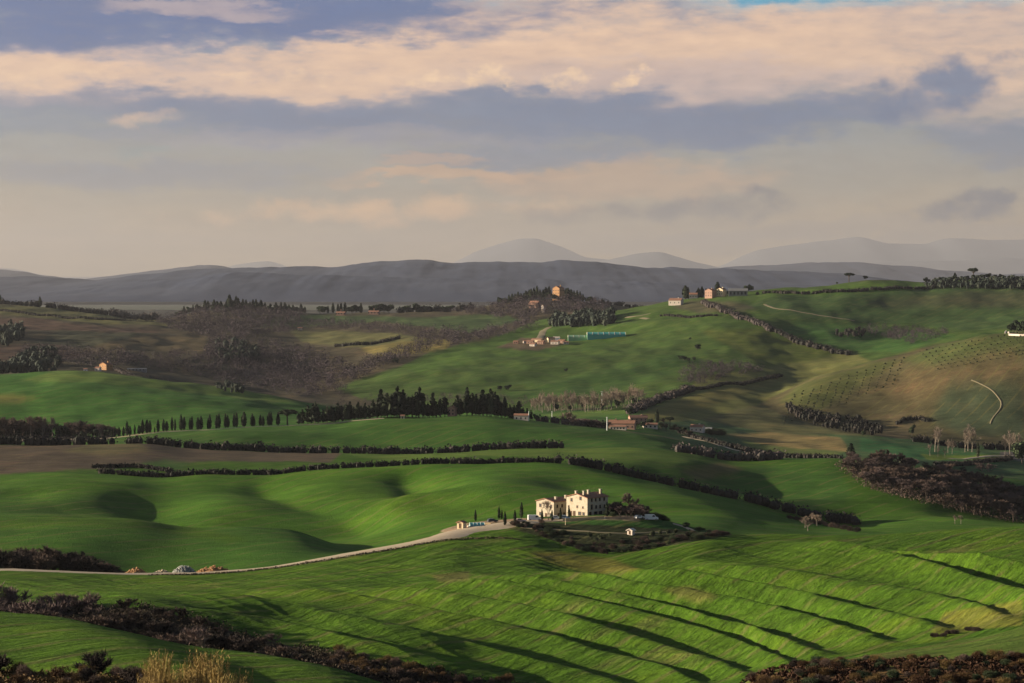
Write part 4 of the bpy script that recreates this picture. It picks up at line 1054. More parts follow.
ww('dark scrub along the stream at the foot of the orchard hill', [(782,403),(800,411),(830,417),(862,421),(886,430),(880,436),(850,433),(810,424),(790,415)], 2420, 3500, 170, M_HEDGE, 8, 14)
ww('leafless wood along the far side of the valley behind the cypresses', [(330,410),(350,396),(420,396),(520,398),(540,404),(520,410),(400,412)], 2830, 3300, 200, M_HEDGEP, 9, 15)
ww('dark trees round the far green clearing', [(215,388),(222,385),(240,387),(246,393),(230,394)], 2700, 3400, 26, M_WBLUE, 9, 16)

# ------------------------------------------------------------------ single trees and shrubs
def on_avenue(u, dd=0): return onkey('avenue_ridge', u, dd)
AVL = 'slim dark cypress in the evenly spaced roadside row left of the umbrella pine'
for u, h in [(112,7),(115,9),(119,9),(123.5,10),(127,15.5),(130,10),(134.7,11),(139,9.5),(142.5,12),(147,12),(150,12.5),(154.7,6),(158,12),(163.6,12),(166.7,11),
             (172,12.5),(175,11),(181,14),(184,12),(190,11),(192,12.5),(198,13),(201,12),(208,12),(209.8,13),(216.7,13),(218.8,13.5),(225.3,13),(227.6,13.5),(234,13),(236.4,13.5),
             (244,13.5),(252.2,12),(254,11),(260.3,10.5),(263,10.5),(269,12),(271,12),(278,12)]:
    K_CYP.put(on_avenue(u, -4 + random.uniform(-3, 3)), h * 0.91 * random.uniform(.85, 1.12) + .6, AVL, 'cypress', 'cypresses along the left road', wide=random.uniform(0.9, 1.7))
for u, h, lab in [(83, 8, 'dark squat tree at the left start of the road row'), (96, 9.5, 'dark round tree beside the road just before the cypress row'), (107, 9, 'second dark round tree where the cypress row begins')]:
    K_OAK.put(on_avenue(u, 2), h, lab)
K_PINE.put(on_avenue(287.5, -6), 15.5, 'broad umbrella pine ending the spaced cypress row', 'pine tree', wide=1.25)
DEN = 'tall dark conifer in the dense belt around the hidden house'
dense = [(299,9),(302.5,11),(308,14),(311,10),(315,17),(318,11),(323,10),(327,12),(331,13),(334,11),(338,14.5),(342,12),(346,14),(350,14),(354,10),(358,13),(361,11),(365,12),(369,10),
         (373,14),(377,12),(381,21),(384,15),(387,18),(391,18),(394,15),(397,23),(400,18),(403,20),(408,15),(412,17),(416,18),(419,23),(423,18),(428,14),(433,22),(436,14),(440,16),(445,19),
         (457,18),(461,15),(467,25),(472,20),(476,19),(480,17),(483,23),(487,20),(491,25),(495,22),(498,19),(501,15),(505,19),(510,12),(514,12),(519,16),(523,11),(527,10),(531,9)]
for u, h in dense:
    tall = h > 17
    K = K_CYP if (tall and random.random() < .35) else K_CON
    K.put(on_avenue(u, random.uniform(-4, 14)), h * (1.18 if u < 425 else 0.98) + 1.0, DEN if u > 372 else 'dark conifer in the unbroken roadside line right of the umbrella pine', 'conifer',
          'conifers of the dense belt' if u > 372 else 'conifers lining the road right of the pine', wide=random.uniform(1.0, 1.3))
for u in list(range(376, 512, 6)):
    if 446 < u < 456: continue
    K_OAK.put(on_avenue(u + random.uniform(-2, 2), random.uniform(16, 36)), random.uniform(10, 15), 'dark evergreen filling in behind the conifers of the dense belt', 'evergreen tree', 'evergreens behind the conifer belt', wide=1.2)
K_OAK.put(on_avenue(536, 8), 6.5, 'small dark round tree at the right end of the conifer belt', wide=1.3)
for u in range(512, 532, 5):
    K_SHRUB.put(on_avenue(u, 8), 5, 'dark shrub at the foot of the last conifers on the right', 'shrub', 'shrubs ending the conifer belt')

def undergrowth(label, P, hgt, mat, seed, q=20):
    rg = np.random.default_rng(seed); mb = MB(); o0 = np.array(P[0])
    for p in P:
        h = hgt * rg.uniform(.5, 1.2); s = h * rg.uniform(.7, 1.1); c = np.array(p) - o0 + np.array((0, 0, h * .3))
        leaves(mb, blob_points(rg, q * 2, c, (s * 1.3, s * 1.3, h * .6), .1), .17 * max(1, h / 2.4), rg, up=.3)
    o = mb.build('undergrowth', mat, loc=P[0]); tag(o, label, 'undergrowth', kind='stuff')
# left wood of tall bare trees behind the road
rg = np.random.default_rng(4)
for k in range(95):
    u = rg.uniform(-45, 112) if k > 12 else rg.uniform(70, 116); dd = rg.uniform(15, 90)
    hh = np.interp(u, [-45, 40, 75, 112], [22, 24, 21, 13]) * rg.uniform(.75, 1.1)
    (K_POP if rg.random() < .5 else K_DARK).put(on_avenue(u, dd), hh * .92, 'tall bare tree in the purplish wood at the left road end', 'bare tree', 'trees of the purplish left wood', wide=1.3, name='poplar')
for k in range(22):
    u = rg.uniform(-30, 70)
    K_OAK.put(on_avenue(u, rg.uniform(60, 110)), rg.uniform(12, 19), 'dark evergreen standing inside the purplish left wood', 'evergreen tree', 'evergreens in the purplish left wood')
undergrowth('dark undergrowth below the purplish left wood', [on_avenue(rg.uniform(-50, 112), rg.uniform(8, 80)) for k in range(420)], 5.0, M_WBROWN, 3)
# pale bare trees along the valley stream
for k in range(74):
    u = 532 + k * 1.5 + rg.uniform(-1, 1); v = np.interp(u, [532, 600, 645], [411, 410, 403]) + rg.uniform(-1, 2)
    K_PPOP.put(seen(u, v, 2500, 3400), rg.uniform(13, 23) * (1.2 if rg.random() < .2 else 1), 'pale grey leafless tree in the valley line beyond the conifer belt', 'bare tree', 'pale trees along the valley stream', parts=False, wide=1.5)
for u, v, h in [(556,411,9),(570,411,8),(583,410,10),(603,410,9),(617,408,10),(634,405,9)]:
    K_OAK.put(seen(u, v, 2500, 3400), h, 'small dark bush among the pale valley trees', 'bush', 'dark bushes in the valley tree line', parts=False)

# dark wood on the right
P = scatter([(838,470),(838,463),(880,462),(930,473),(985,487),(1035,503),(1060,515),(1060,526),(1015,523),(960,512),(915,502),(870,489),(846,476)], 1565, 1960, 290, 77)
for k, p in enumerate(P):
    uu_ = p[0] / p[1] * F + CX
    K = K_DARK if rg.random() < .58 else K_BARE
    K.put(p, rg.uniform(8, 13.5) * np.interp(uu_, [838, 880, 980], [.65, 1, 1.05]), 'brown leafless tree in the dense dark wood on the right slope', 'bare tree', 'trees of the dense right wood', wide=1.35, name='woodland_tree')
P = scatter([(838,470),(838,463),(880,462),(930,473),(985,487),(1035,503),(1060,515),(1060,526),(1015,523),(960,512),(915,502),(870,489),(846,476)], 1565, 1960, 700, 78)
undergrowth('dark undergrowth between the trunks of the right wood', P, 5.5, M_DARKTWIG, 7)
K_CYP.put(seen(851, 462, 1700, 2100), 14, 'dark pointed tree at the upper left tip of the right wood', 'cypress', wide=2.2)
K_CYP.put(seen(978, 458, 2200, 2900), 15.5, 'tall slim lone cypress in the right valley', 'cypress', wide=.9)
K_OAK.put(seen(1022, 464, 2200, 2900), 24, 'big dark evergreen at the right edge of the valley floor')
K_GPALE.put(seen(983, 471, 2120, 2700), 9, 'small reddish bare tree on the green behind the right wood, left one of the two', 'bare tree')
K_GPALE.put(seen(990, 472, 2120, 2700), 8, 'small reddish bare tree on the green behind the right wood, right one of the two', 'bare tree')
for k, (u, v, h) in enumerate([(935,452,30),(938,450,26),(965,452,24),(968,451,32),(972,452,26),(1005,455,22),(1010,456,30),(1016,456,28),(952,454,18),(948,453,16),(930,468,14),(938,469,12),(945,469,11)]):
    K_PPOP.put(seen(u, v, 2300, 2950), h * .95, 'pale bare tree beside the hedges of the right valley road', 'bare tree', 'pale trees in the right valley', wide=1.5)
K_OAK.put(seen(912, 436, 2500, 3440), 13, 'dark round tree at the edge of the pale patch under the orchard hill', wide=.8, parts=False)
K_OAK.put(seen(864, 437, 2500, 3200), 7, 'small dark tree at the corner of the stream scrub', parts=False)

# round the pink farm
K_CYP.put(seen(657, 424, 2100, 2900), 15, 'tall cypress at the right end of the pink farm', 'cypress', wide=1.3)
K_OAK.put(seen(630, 417, 2300, 3000), 12, 'dark round tree behind the pink farm roof', wide=1)
K_OAK.put(seen(604, 428, 2100, 2900), 8, 'dark round tree at the left end of the pink farm')
K_PINE.put(seen(670, 427, 2200, 2900), 11, 'small umbrella pine right of the pink farm', 'pine tree')
for k, (u, v, h) in enumerate([(637,428,6),(643,428,7),(648,428,6),(661,429,7),(666,431,8),(673,432,8),(679,433,7),(684,434,7),(688,436,6),(650,426,8),(664,425,8)]):
    (K_OAK if k % 2 else K_DARK).put(seen(u, v, 2100, 2900), h, 'dark tree among the bushes right of the pink farm', 'tree', 'trees beside the pink farm', wide=1.3)
for k in range(9):
    K_SHRUB.put(seen(708 + k * 1.8, 433 + (k % 3), 2150, 2900), 5.5, 'dark garden shrub right of the pale house', 'shrub', 'shrubs beside the pale house', wide=1.2)
for k in range(10):
    K_GPALE.put(seen(568 + k * 4, 425, 2150, 2290), rg.uniform(5, 9), 'greyish bare bush in the line left of the pink farm', 'bare bush', 'bare bushes left of the pink farm', wide=1.4, parts=False)
K_GPALE.put(seen(570, 424, 2150, 2900), 15, 'taller grey bare tree above the hedge left of the pink farm', 'bare tree', parts=False)

# wooded skylines
for u, h in [(39,11),(46,6)]:
    K_CYP.put(onkey('wood_ridge', u + 1, -30), h * 2.1, 'pointed dark cypress on the far left skyline' if u == 39 else 'short thin cypress next to the pointed one on the far left skyline', 'cypress', wide=1.6, parts=False)
K_CYP.put(onkey('wood_ridge', 0.5, -30), 22, 'dark cypress cut by the left edge on the skyline', 'cypress', parts=False)
sky1 = [(184,7),(193,6),(197,6),(205,9),(208,8),(214,9),(217,7),(221,7),(227,8),(229.5,14),(233,8),(236,13),(238,10),(243,10),(246,9),(250,7),(253,9),(256,10),(258,6),(261,9),(265,6),(270,6),(276,7),(281,8),(285,8),(289,7),(293,7),(301,8),(305,5)]
for u, h in sky1:
    K_CYP.put(onkey('wood_ridge', u, -random.uniform(20, 60)), h * 2.0 + 6, 'dark cypress on the crest of the wooded hill left of centre', 'cypress', 'cypresses on the left wooded crest', wide=random.uniform(1.2, 2), parts=False)
for k in range(34):
    u = 178 + k * 3.8
    K_OAK.put(onkey('wood_ridge', u, -random.uniform(10, 70)), random.uniform(11, 17), 'dark evergreen on the crest of the wooded hill left of centre', 'evergreen tree', 'evergreens on the left wooded crest', wide=1.2, parts=False)
for u, h in [(328,6),(333,9),(338,8),(341,9),(345,10),(361,9)]:
    K_CYP.put(onkey('wood_ridge', u, -30), h * 2.0 + 5, 'dark cypress beside the reddish far houses on the skyline', 'cypress', 'cypresses at the far skyline houses', wide=1.4, parts=False)
for u, h in [(320,8),(324,7),(352,9),(356,8),(374,9),(379,10),(384,10),(389,9),(402,6),(406,7),(416,9),(426,6),(443,6),(450,7)]:
    K_OAK.put(onkey('wood_ridge', u, -30), h * 1.9 + 3, 'dark broad tree on the far skyline right of the wooded hill', 'evergreen tree', 'broad trees along the far skyline', wide=1.5, parts=False)
sky2 = [498,501,505,509,512,515,518,521,524,526,529,531,534,537,540,543,546,549,563,566,568,571,574,577,580,583,588,591,595,599,602,604,608]
for u in sky2:
    hh = np.interp(u, [498, 520, 545, 575, 584, 588, 610], [12, 22, 27, 24, 18, 15, 10]) * random.uniform(.8, 1.15)
    K_CYP.put(onkey('wood_ridge', u, -random.uniform(10, 90)), hh, 'dark cypress crowding the manor hill skyline', 'cypress', 'cypresses round the manor', wide=random.uniform(1.3, 2.1), parts=False)
for k in range(26):
    K_OAK.put(onkey('wood_ridge', 500 + k * 3.6, -random.uniform(30, 160)), random.uniform(11, 17), 'dark evergreen below the manor cypresses', 'evergreen tree', 'evergreens round the manor', wide=1.3, parts=False)
# hilltop villa on the right hill
for u, h, w in [(685.5,13,2.2),(688,11,1.6),(698.5,10,2.0),(702,11,1.8),(706,9,1.4)]:
    K_CYP.put(onkey('east_ridge', u, -50), h * 1.95, 'dark cypress between the hilltop houses', 'cypress', 'cypresses at the hilltop houses', wide=w, parts=False)
K_CYP.put(onkey('east_ridge', 717.5, -50), 27, 'tallest thick cypress between the two right hilltop houses', 'cypress', wide=2.0, parts=False)
for k in range(11):
    K_OAK.put(onkey('east_ridge', 727 + k * 2.4, -70), random.uniform(9, 14), 'dark tree in the row right of the hilltop houses', 'evergreen tree', 'trees right of the hilltop houses', parts=False)
K_PINE.put(onkey('east_ridge', 849, -10), 19, 'umbrella pine on the green crest, left one of the two skyline pines', 'pine tree', wide=1.15)
K_OAK.put(onkey('east_ridge', 866, -10), 9, 'low round tree just right of the left skyline pine', wide=1.6)
K_OAK.put(onkey('east_ridge', 837, -10), 5, 'low dark bush left of the left skyline pine', 'bush', wide=1.5)
K_PINE.put(onkey('east_ridge', 973.5, -10), 24, 'tall umbrella pine on the dark knoll at the right skyline', 'pine tree', wide=.95)
K_CYP.put(onkey('east_ridge', 955, -10), 16, 'short thick cypress on the skyline left of the tall pine', 'cypress', wide=2.0)
for k in range(30):
    u = 926 + k * 3.6 + rg.uniform(-1, 1)
    K_OAK.put(onkey('east_ridge', u, -10), rg.uniform(6, 11), 'dark bush on the crest of the right wooded knoll', 'bush', 'bushes on the right knoll crest', wide=1.3, parts=False)
for k, (u, v, h) in enumerate([(1011,333,11),(1013,334,12),(1016,333,14),(1019,334,13),(1022,334,12),(1027,334,14),(1033,334,13)]):
    K_OAK.put(seen(u, v, 2700, 3700), h * 1.2, 'dark evergreen in the clump on the right edge terrace', 'evergreen tree', 'evergreens on the right edge terrace', parts=False)
for k, (u, v, h) in enumerate([(697,351,10),(684,361,7),(680,360,6),(688,362,6),(694,361,6),(566,372,5),(500,391,7),(508,391,8),(690,340,4)]):
    K_OAK.put(seen(u, v, 2600, 4300), h * 1.1, 'lone dark bush dotted on the green hillside', 'bush', 'bushes dotted on the green hill', wide=1.4, parts=False)
for k in range(13):
    K_OAK.put(seen(393 + k * .9, 364 - (k % 4), 3000, 4300), 8, 'dark tree at the tip of the leafless belt', 'evergreen tree', 'trees at the belt tip', parts=False) if k < 6 else None

# orchard rows on the brown hill
cnt = 0
for r_ in range(13):
    for k in range(13):
        u = 795 + k * 9 - r_ * 1.0 + rg.uniform(-1, 1); v = 396 - k * 3.1 + r_ * 2.6 + rg.uniform(-.6, .6)
        if u > 905 or cnt > 150: continue
        K_OLIV.put(seen(u, v, 2460, 3640), rg.uniform(1.8, 3.4), 'small olive tree in the rows of the brown orchard hill', 'olive tree', 'olive trees in the hill orchard', parts=False, wide=1.2); cnt += 1
for r_ in range(7):
    for k in range(16):
        u = 920 + k * 6.5 + r_ * 3; v = 352 - k * 1.2 + r_ * 3.0
        K_OLIV.put(seen(u, v, 2460, 3640), rg.uniform(1.6, 3.0), 'small olive tree on the upper right of the brown hill', 'olive tree', 'olive trees on the upper right hill', parts=False, wide=1.2)

# ---- gully in front
def gz(u, d): return ground((u - CX) / F * d, d)
for k in range(250):
    u = rg.uniform(-45, 520); d0 = float(pchip(KEYS[KN['near_hill']][1], np.array([u]))[0]); d1 = float(pchip(KEYS[KN['far_bank']][1], np.array([u]))[0])
    d = d0 + 12 + (d1 - d0 - 24) * rg.uniform(0, 1)
    hh = rg.uniform(2.6, 4.6) * (1 - .35 * (d - d0) / (d1 - d0)) * np.interp(u, [0, 200, 330, 400, 520], [1.0, 1.15, .8, .55, .45])
    if rg.random() < .16:
        K_GPALE.put(gz(u, d), hh * 1.1, 'greyish bare shrub standing out in the dark gully on the left', 'shrub', 'pale shrubs in the left gully')
    else:
        K_GULLY.put(gz(u, d), hh, 'dark bare shrub packed in the gully on the left', 'shrub', 'dark shrubs in the left gully', wide=1.15)
for k in range(70):
    u = rg.uniform(330, 520); d1 = float(pchip(KEYS[KN['far_bank']][1], np.array([u]))[0])
    (K_RUST if rg.random() < .6 else K_DSCR).put(gz(u, d1 - rg.uniform(4, 34)), rg.uniform(1.4, 2.6), 'reddish bramble clump at the lower end of the left gully', 'bramble', 'brambles in the lower gully')
for k in range(16):
    u = rg.uniform(-40, 42)
    K_GPALE.put(gz(u, rg.uniform(565, 612)), rg.uniform(5, 8), 'taller brownish bare tree at the left edge of the gully', 'bare tree', 'bare trees at the left gully edge', wide=1.1)
for k in range(9):
    K_GPALE.put(gz(rg.uniform(45, 88), rg.uniform(594, 612)), rg.uniform(3.5, 5), 'thin bare shrub on the slope above the gully', 'shrub', 'thin shrubs above the gully')
K_GPALE.put(gz(207, 452), 4.8, 'rounded bare shrub alone on the near side of the gully', 'shrub', wide=1.1)
K_GPALE.put(gz(275, 562), 2.8, 'small pale shrub on the gully rim right of the round one', 'shrub')
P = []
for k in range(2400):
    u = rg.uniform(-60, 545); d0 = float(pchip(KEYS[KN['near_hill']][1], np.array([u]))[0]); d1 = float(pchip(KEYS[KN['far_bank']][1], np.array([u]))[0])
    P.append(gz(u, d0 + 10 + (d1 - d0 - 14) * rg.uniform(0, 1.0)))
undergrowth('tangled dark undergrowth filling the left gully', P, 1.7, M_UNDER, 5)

# ---- thicket behind the road on the left
for k in range(105):
    u = rg.uniform(-50, 133); t = np.interp(u, [-50, 0, 60, 133], [1, .9, 1, .35])
    K_DARK.put(gz(u, rg.uniform(905, 985)), rg.uniform(8, 13.5) * t, 'dark leafless tree in the thicket behind the left end of the road', 'bare tree', 'trees of the thicket behind the road', wide=1.3, name='thicket_tree')
P = [gz(rg.uniform(-60, 140), rg.uniform(900, 990)) for k in range(700)]
undergrowth('dark undergrowth below the thicket behind the road', P, 2.4, M_UNDER, 6)
for k in range(6):
    K_DSCR.put(gz(128 + k * 4, 895 + k), 2.0, 'low dark bramble trailing right of the thicket', 'bramble', 'brambles right of the thicket')

# ---- bank and garden of the farm
for k in range(150):
    u = rg.uniform(512, 728)
    d0 = float(pchip(KEYS[KN['road_ridge']][1], np.array([u]))[0]); d1 = d0 + (24 if 540 < u < 700 else 12)
    (K_SHRUB if rg.random() < .45 else K_DSCR).put(gz(u, rg.uniform(d0 + 2, d1)), rg.uniform(.9, 2.2), 'dark shrub on the bank below the farmhouse garden', 'shrub', 'shrubs on the farm bank', wide=1.2)
for k, (u, v) in enumerate([(600,541),(596,543),(604,540),(610,538),(590,539),(652,537),(660,536),(668,535),(676,535)]):
    K_OLIV.put(seen(u, v, 860, 960), rg.uniform(2, 3), 'greyish olive shrub on the bank below the garden', 'shrub', 'olive shrubs on the farm bank')
for k in range(34):
    u = rg.uniform(612, 646)
    K_BARE.put(gz(u, rg.uniform(945, 985)), rg.uniform(3.2, 5.6), 'pinkish brown bare tree right of the farmhouses', 'bare tree', 'bare trees right of the farmhouses', wide=1.15)
K_BARE.put(gz(631, 975), 9.5, 'tallest bare tree of the clump right of the farmhouses', 'bare tree')
for k in range(40):
    u = rg.uniform(604, 668)
    K_SHRUB.put(gz(u, rg.uniform(948, 990)), rg.uniform(1.2, 3.0), 'dark evergreen shrub in the garden right of the farmhouses', 'shrub', 'garden shrubs right of the farmhouses', wide=1.2)
for k in range(16):
    K_SHRUB.put(gz(rg.uniform(682, 722), rg.uniform(938, 962)), rg.uniform(.8, 1.7), 'low dark shrub on the tongue of ground right of the farm track', 'shrub', 'shrubs right of the farm track')
for u, v, h, lab in [(475.5,521,12,'lone cypress beside the turquoise pool fence'),(499,519.5,13.5,'left cypress of the pair beyond the gravel yard'),(501.8,519.5,10,'shorter right cypress of the pair beyond the gravel yard'),
                     (505,526,14,'cypress on the near edge of the drive'),(515,524.5,14,'cypress between the drive and the white van'),(521.5,518.5,16.5,'tall cypress left of the left farmhouse'),
                     (542,521.5,12,'cypress right beside the white van'),(552,521.5,11.5,'cypress before the corner of the left farmhouse'),(556.5,516,11,'cypress in the shade of the left farmhouse wall'),
                     (560.5,520,12,'cypress before the shaded wall of the left farmhouse'),(569,519,12.5,'cypress before the left corner of the taller farmhouse'),(607,517,15,'cypress at the right corner of the taller farmhouse')]:
    K_CYP.put(seen(u, v, 900, 1040), h * .395, lab, 'cypress', wide=1.0)
K_PALE.put(seen(548.5, 520.5, 900, 1040), 8.6, 'spreading dark bare tree in front of the left farmhouse', 'bare tree', wide=.8)
for u, v in [(805,528),(812,523),(817,526),(808,531)]:
    K_PALE.put(seen(u, v, 1100, 1540), 6.8, 'pale bare tree in the field at the foot of the long hedge', 'bare tree', 'pale trees at the hedge foot', wide=1.2)
for u in (955, 961):
    K_PALE.put(seen(u, 524, 1300, 1640), 5.5, 'pale bare shrub at the field edge below the dark right wood', 'shrub', 'pale shrubs below the right wood')
for k in range(12):
    K_DSCR.put(seen(790 + k * 6, 519 + k * 1.2, 1250, 1545), 3, 'dark bush continuing the long hedge down to the hollow', 'bush', 'bushes ending the long hedge', wide=1.2)

# ---- bottom edge
for k in range(20):
    u = rg.uniform(140, 248)
    K_STEM.put(gz(u, rg.uniform(318, 352)), rg.uniform(4.0, 6.6) * np.interp(u, [140, 165, 225, 248], [.6, 1, 1, .6]), 'yellow stemmed willow clump at the bottom left edge', 'willow shrub', 'yellow willow clumps at the bottom')
for k in range(90):
    u = rg.uniform(-40, 330)
    (K_RUST if rg.random() < .55 else K_DSCR).put(gz(u, rg.uniform(318, 350)), rg.uniform(1.3, 2.3), 'reddish brown bramble along the bottom left edge', 'bramble', 'brambles along the bottom left')
P = [gz(rg.uniform(730, 1070), rg.uniform(298, 343)) for k in range(1100)]
undergrowth('rusty dry grass and low scrub covering the bottom right bank', P, .6, M_RUST, 9, 26)
P = [gz(rg.uniform(-60, 135), rg.uniform(315, 350)) for k in range(420)]
undergrowth('dark rusty scrub covering the ground at the bottom left edge', P, .9, M_RUST, 10, 22)
K_GULLY.put(gz(96, 352), 4.2, 'rounded brown leafless bush rising above the bottom left brambles', 'bush')
K_GULLY.put(gz(-2, 345), 3.6, 'dark bush cut by the bottom left corner', 'bush')
for k in range(210):
    u = rg.uniform(735, 1060)
    r_ = rg.random(); K = K_RUST if r_ < .55 else (K_DSCR if r_ < .75 else K_SHRUB)
    K.put(gz(u, rg.uniform(300, 340)), rg.uniform(0.6, 1.5), 'rust, olive and dark scrub bush on the bank at the bottom right', 'bush', 'scrub bushes at the bottom right', wide=1.15)
for k, (u, v, n_) in enumerate([(973, 631, 5), (950, 634, 4), (938, 637, 3)]):
    for q in range(n_):
        K_DSCR.put(seen(u + rg.uniform(-6, 6), v, 500, 640), 1.1, 'dark bush where the folds meet the near right slope', 'bush', 'bushes at the foot of the folds', wide=1.3)

# ------------------------------------------------------------------ roads and tracks: sheets lying on the land
M_GRAVEL = material('gravel', (0.46, 0.38, 0.27), scale=0.5, noise=0.3, hue=(0.36, 0.28, 0.19))
M_TRACK = material('earth_track', (0.20, 0.17, 0.10), scale=0.4, noise=0.3)
M_VERGE = material('road_bank_earth', (0.10, 0.075, 0.045), scale=0.7, noise=0.5, hue=(0.05, 0.06, 0.02))
def road(name, pts, wid, mat, lift=0.12, step=3.0):
    P = strip_points(pts, step)
    # smooth the line
    P = [(sum(P[min(max(i + k, 0), len(P) - 1)][0] for k in (-2, -1, 0, 1, 2)) / 5, sum(P[min(max(i + k, 0), len(P) - 1)][1] for k in (-2, -1, 0, 1, 2)) / 5) for i in range(len(P))]
    vs = []; fs = []
    m = 5
    for i, (x, y) in enumerate(P):
        a = P[max(i - 1, 0)]; b = P[min(i + 1, len(P) - 1)]; dx, dy = b[0] - a[0], b[1] - a[1]; L = math.hypot(dx, dy) or 1
        for k in range(m):
            o = (k / (m - 1) - .5) * wid; px, py = x - dy / L * o, y + dx / L * o
            vs.append((px, py, CAMZ + zat(px, py) + lift + (0.06 if k not in (0, m - 1) else -0.3)))
        if i:
            q = (i - 1) * m
            fs += [(q + k, q + k + 1, q + m + k + 1, q + m + k) for k in range(m - 1)]
    me = bpy.data.meshes.new(name); me.from_pydata(vs, [], fs); me.materials.append(mat)
    me.polygons.foreach_set('use_smooth', [True] * len(me.polygons))
    o = bpy.data.objects.new(name, me); COL.objects.link(o); tag(o, kind='structure'); return o
rr = [(lambda p: (p[0], p[1]))(onkey('road_ridge', u, -12)) for u in np.arange(-60, 452, 12)]
rr += [hit(u, v, 905, 1000)[:2] for u, v in [(462, 530.5), (480, 528), (498, 526), (515, 523.5), (532, 521)]]
road('gravel_road', rr, 14.0, M_GRAVEL, 0.3)
road('gravel_drive', [hit(u, v, 900, 1040)[:2] for u, v in [(530, 521.3), (550, 520.8), (575, 519.6), (600, 518.2), (612, 518)]], 5.0, M_GRAVEL, 0.2)
road('gravel_track', [hit(u, v, 930, 1040)[:2] for u, v in [(668, 522.8), (676, 524), (684, 526), (690, 529), (694, 531.5)]], 3.6, M_GRAVEL, 0.2)
road('gravel_track', [hit(u, v, 905, 1000)[:2] for u, v in [(515, 527.5), (545, 529.5), (580, 531), (615, 534), (650, 533), (672, 532)]], 1.8, M_TRACK, 0.15)
road('country_road', [on_avenue(u, -9)[:2] for u in range(-60, 402, 11)], 6.0, M_GRAVEL, 0.3, 6)
road('country_road', [hit(u, v, 2080, 2800)[:2] for u, v in [(682, 436), (700, 440), (716, 444), (730, 449), (745, 452)]], 7.0, M_GRAVEL, 0.4, 5)
road('country_road', [hit(u, v, 2120, 2990)[:2] for u, v in [(948, 459), (975, 457.5), (1000, 456), (1040, 455.5)]], 7.0, M_GRAVEL, 0.4, 5)
road('farm_track', [hit(u, v, 3000, 4480)[:2] for u, v in [(539, 341), (541, 336), (543, 331), (549, 327)]], 12, M_TRACK, 0.5, 8)
road('farm_track', [hit(u, v, 3000, 4480)[:2] for u, v in [(764, 304), (775, 309), (800, 312), (830, 317), (858, 322)]], 6, M_TRACK, 0.5, 8)
road('farm_track', [hit(u, v, 2500, 3640)[:2] for u, v in [(968, 379), (985, 385), (998, 395), (1004, 408), (992, 416), (990, 426)]], 2, M_TRACK, 0.4, 8)
road('farm_track', [hit(u, v, 3000, 4480)[:2] for u, v in [(625, 317), (640, 316), (652, 313)]], 10, M_TRACK, 0.5, 8)
road('farm_track', [hit(u, v, 3000, 4480)[:2] for u, v in [(640, 318), (650, 319)]], 9, M_TRACK, 0.5, 8)

# rough bank of earth and grass under the near road
def bank():
    rg = np.random.default_rng(8); mb = MB(); x0, y0, z0 = onkey('road_ridge', 200, -17)
    for u in np.arange(150, 520, 0.8):
        x, y, z = onkey('road_ridge', u, -20 + rg.uniform(-1.5, 1.5))
        leaves(mb, blob_points(rg, 7, (x - x0, y - y0, z - z0 + .05), (1.0, 1.0, .3)), .26, rg)
    o = mb.build('bank_scrub', M_VERGE, loc=(x0, y0, z0)); tag(o, 'rough strip of scrub along the foot of the gravel road', 'scrub', kind='stuff')
bank()

# ------------------------------------------------------------------ buildings
M_STONE = material('warm_stone', (0.50, 0.44, 0.34), scale=0.9, noise=0.45, hue=(0.33, 0.28, 0.20), bump=0.3)
M_CREAMW = material('cream_render', (0.62, 0.50, 0.33), scale=0.7, noise=0.2)
M_PINKW = material('pink_render', (0.36, 0.22, 0.165), scale=0.4, noise=0.25)
M_PALEW = material('pale_render', (0.60, 0.52, 0.44), scale=0.4, noise=0.15)
M_ORANGEW = material('ochre_render', (0.38, 0.21, 0.10), scale=0.4, noise=0.25)
M_GREYW = material('grey_render', (0.22, 0.22, 0.22), scale=0.3, noise=0.2)
def tile_mat():
    m = bpy.data.materials.new('terracotta_tiles'); m.use_nodes = True; g = NG(m.node_tree); bs = m.node_tree.nodes['Principled BSDF']
    tc = g.n('ShaderNodeTexCoord')
    n = g.n('ShaderNodeTexNoise', {'Vector': tc.outputs['Object'], 'Scale': 1.6, 'Detail': 5.0})
    w = g.n('ShaderNodeTexWave', {'Vector': tc.outputs['Object'], 'Scale': 1.6, 'Distortion': .3}, bands_direction='Y')
    c = g.mix(n.outputs[0], (0.17, 0.075, 0.045, 1), (0.40, 0.20, 0.12, 1)); c = g.mix(g.m('MULTIPLY', w.outputs[1], .25), c, (0.10, 0.06, 0.045, 1))
    m.node_tree.links.new(c, bs.inputs['Base Color']); bs.inputs['Roughness'].default_value = .9
    bn = g.n('ShaderNodeBump', {'Height': w.outputs[1], 'Strength': .6, 'Distance': .1}); m.node_tree.links.new(bn.outputs[0], bs.inputs['Normal'])
    return m
M_TILE = tile_mat()
M_GLASS = material('window_glass', (0.02, 0.024, 0.03), rough=.25, noise=.1, spec=.5)
M_WOOD = material('dark_door_wood', (0.07, 0.04, 0.025), noise=.3)
M_TRIM = material('brick_surround', (0.30, 0.20, 0.13), noise=.3)
M_WHITE = material('white_paint', (0.80, 0.80, 0.78), rough=.4, noise=.04, spec=.5)
M_PBLUE = material('pale_blue_paint', (0.45, 0.58, 0.66), rough=.4, noise=.04, spec=.5)
M_BLACK = material('black_rubber', (0.02, 0.02, 0.02), noise=.1)
M_DARKP = material('dark_car_paint', (0.03, 0.035, 0.045), rough=.35, noise=.05, spec=.5)
M_TEAL = material('turquoise_sheet', (0.06, 0.34, 0.30), rough=.5, noise=.15, scale=.15)
